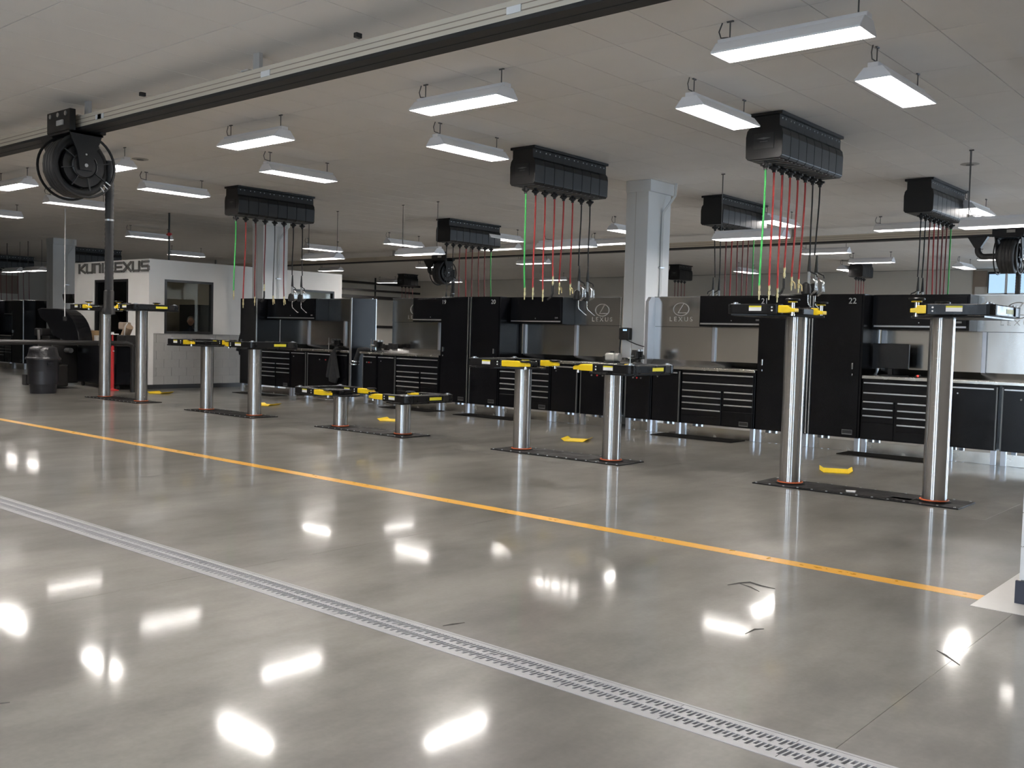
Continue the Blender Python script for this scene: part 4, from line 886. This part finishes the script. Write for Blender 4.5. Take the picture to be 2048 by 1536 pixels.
chd = thing('camera_head', 'twin black camera heads on an arm beside the office corner', 'camera head', (-25.75, 12.2, 2.12))
MB().prism([(-.55, .16), (-.08, .16), (-.1, .06), (-.22, -.08), (-.42, -.08), (-.53, .08)], -.12, .12, 'y').build('outer_head', 'blackmat', chd, bevel=.015); MB().prism([(.02, .16), (.40, .16), (.40, -.04), (.2, -.04), (.05, .06)], -.12, .12, 'y').build('inner_head', 'blackmat', chd, bevel=.015); MB().cyl((-.1, 0, .12), (.04, 0, .12), .03, 10).build('joint', 'chrome', chd, smooth=40); MB().box(.12, .36, -.06, .06, .16, .30).build('bracket', 'alu', chd, bevel=.01); MB().box(.34, .44, -.05, .05, -.1, .34).build('arm', 'frame', chd)

# person seen through the office window
def person(x, y, rz):
    o = thing('person', 'person in a dark shirt seen dimly through the square office window', 'person', (x, y, 0), rz)
    J = dict(pel=(0, 0, .95, .15), bel=(0, .01, 1.10, .145), ch=(0, 0, 1.30, .155), nk=(0, .01, 1.45, .062), hb=(0, -.005, 1.53, .06),
             ls=(-.175, 0, 1.39, .058), le=(-.23, .02, 1.12, .046), lw=(-.20, -.12, .92, .034), rs=(.175, 0, 1.39, .058), re=(.23, .02, 1.12, .046), rw=(.20, -.12, .92, .034),
             lh=(-.09, 0, .90, .095), lk=(-.10, -.02, .50, .062), la=(-.10, .0, .09, .045), lt=(-.11, -.14, .04, .035), rh=(.09, 0, .90, .095), rk=(.10, -.02, .50, .062), ra=(.10, .0, .09, .045), rt=(.11, -.14, .04, .035))
    E = [('pel', 'bel'), ('bel', 'ch'), ('ch', 'nk'), ('nk', 'hb'), ('ch', 'ls'), ('ls', 'le'), ('le', 'lw'), ('ch', 'rs'), ('rs', 're'), ('re', 'rw'), ('pel', 'lh'), ('lh', 'lk'), ('lk', 'la'), ('la', 'lt'), ('pel', 'rh'), ('rh', 'rk'), ('rk', 'ra'), ('ra', 'rt')]
    k = list(J); me = bpy.data.meshes.new('body'); me.from_pydata([J[q][:3] for q in k], [(k.index(a_), k.index(c_)) for a_, c_ in E], []); me.materials.append(M['shirt'])
    b = bpy.data.objects.new('body', me); C.objects.link(b); b.parent = o
    sk_ = b.modifiers.new('skin', 'SKIN'); me.skin_vertices.new() if not me.skin_vertices else None
    for i, q in enumerate(k): v = me.skin_vertices[0].data[i]; v.radius = (J[q][3], J[q][3] * (.72 if q in ('pel', 'bel', 'ch') else 1)); v.use_root = (q == 'pel')
    b.modifiers.new('sub', 'SUBSURF').levels = 1; b.modifiers['sub'].render_levels = 2
    h = MB().ell((0, -.01, 1.64), (.077, .097, .115), 20, 14); h.ell((0, -.108, 1.625), (.016, .022, .024), 10, 6).ell((-.078, .0, 1.635), (.012, .022, .032), 8, 6).ell((.078, .0, 1.635), (.012, .022, .032), 8, 6).ell((0, -.085, 1.575), (.032, .018, .010), 10, 6)
    h.build('head', 'skin', o, smooth=60)
    MB().ell((-.03, -.098, 1.655), (.012, .008, .007), 8, 6).ell((.03, -.098, 1.655), (.012, .008, .007), 8, 6).build('eye', 'hair', o, smooth=60)
    MB().ell((0, .012, 1.675), (.083, .100, .095), 18, 12).build('hair', 'hair', o, smooth=60)
    for s in (-1, 1):
        hd = MB().ell((s * .20, -.145, .885), (.022, .042, .05), 10, 8).build('hand', 'skin', o, smooth=60)
        f_ = MB()
        for q in range(4): f_.tube([(s * .20 + (q - 1.5) * .018 * 0 + s * .004, -.165 + q * .016 - .01, .855), (s * .198, -.172 + q * .016 - .01, .815 - (.006 if q in (1, 2) else 0)), (s * .192, -.165 + q * .016 - .01, .785 - (.008 if q in (1, 2) else 0))], [.0085, .008, .006], 8)
        f_.tube([(s * .19, -.18, .88), (s * .18, -.20, .85), (s * .178, -.195, .825)], [.010, .009, .007], 8).build('fingers', 'skin', hd, smooth=60)
    return o
person(-22.38, 13.55, r_(58))

# dark cracks and scratches in the aisle slabs, ceiling discs
for pts in (((-3.46, 3.55), (-3.44, 3.60), (-3.42, 3.67)), ((-2.83, 5.40), (-2.80, 5.49), (-2.76, 5.56), (-2.67, 5.53), (-2.58, 5.53)), ((-2.80, 5.49), (-2.70, 5.45), (-2.62, 5.40)), ((-2.28, 4.56), (-2.28, 4.66), (-2.25, 4.71)), ((-1.47, 5.0), (-1.41, 4.95), (-1.32, 4.85)), ((-4.0, 1.5), (-3.96, 1.56), (-3.94, 1.61))):
    MB().tube([(x, y, .0005) for x, y in pts], [.002] + [.006] * (len(pts) - 2) + [.002], 4).build('crack', 'joint', fl)
for x, y, lab in ((-15.1, 8.2, 'small grey ceiling diffuser between the strip lights over the lifts'), (-4.4, 15.4, 'small dark ceiling diffuser behind bench twenty two')):
    o = thing('ceiling_diffuser', lab, 'ceiling vent', (x, y, ZC), 0, 'ceiling diffusers'); MB().lathe([(.02, -.012), (.11, -.010), (.13, -.004), (.13, -.0005)], 20).build('rim', 'grid', o, smooth=40); MB().lathe([(.01, -.02), (.05, -.018), (.06, -.012)], 16).build('cone', 'cable', o, smooth=40)
print('objects', len(bpy.data.objects))
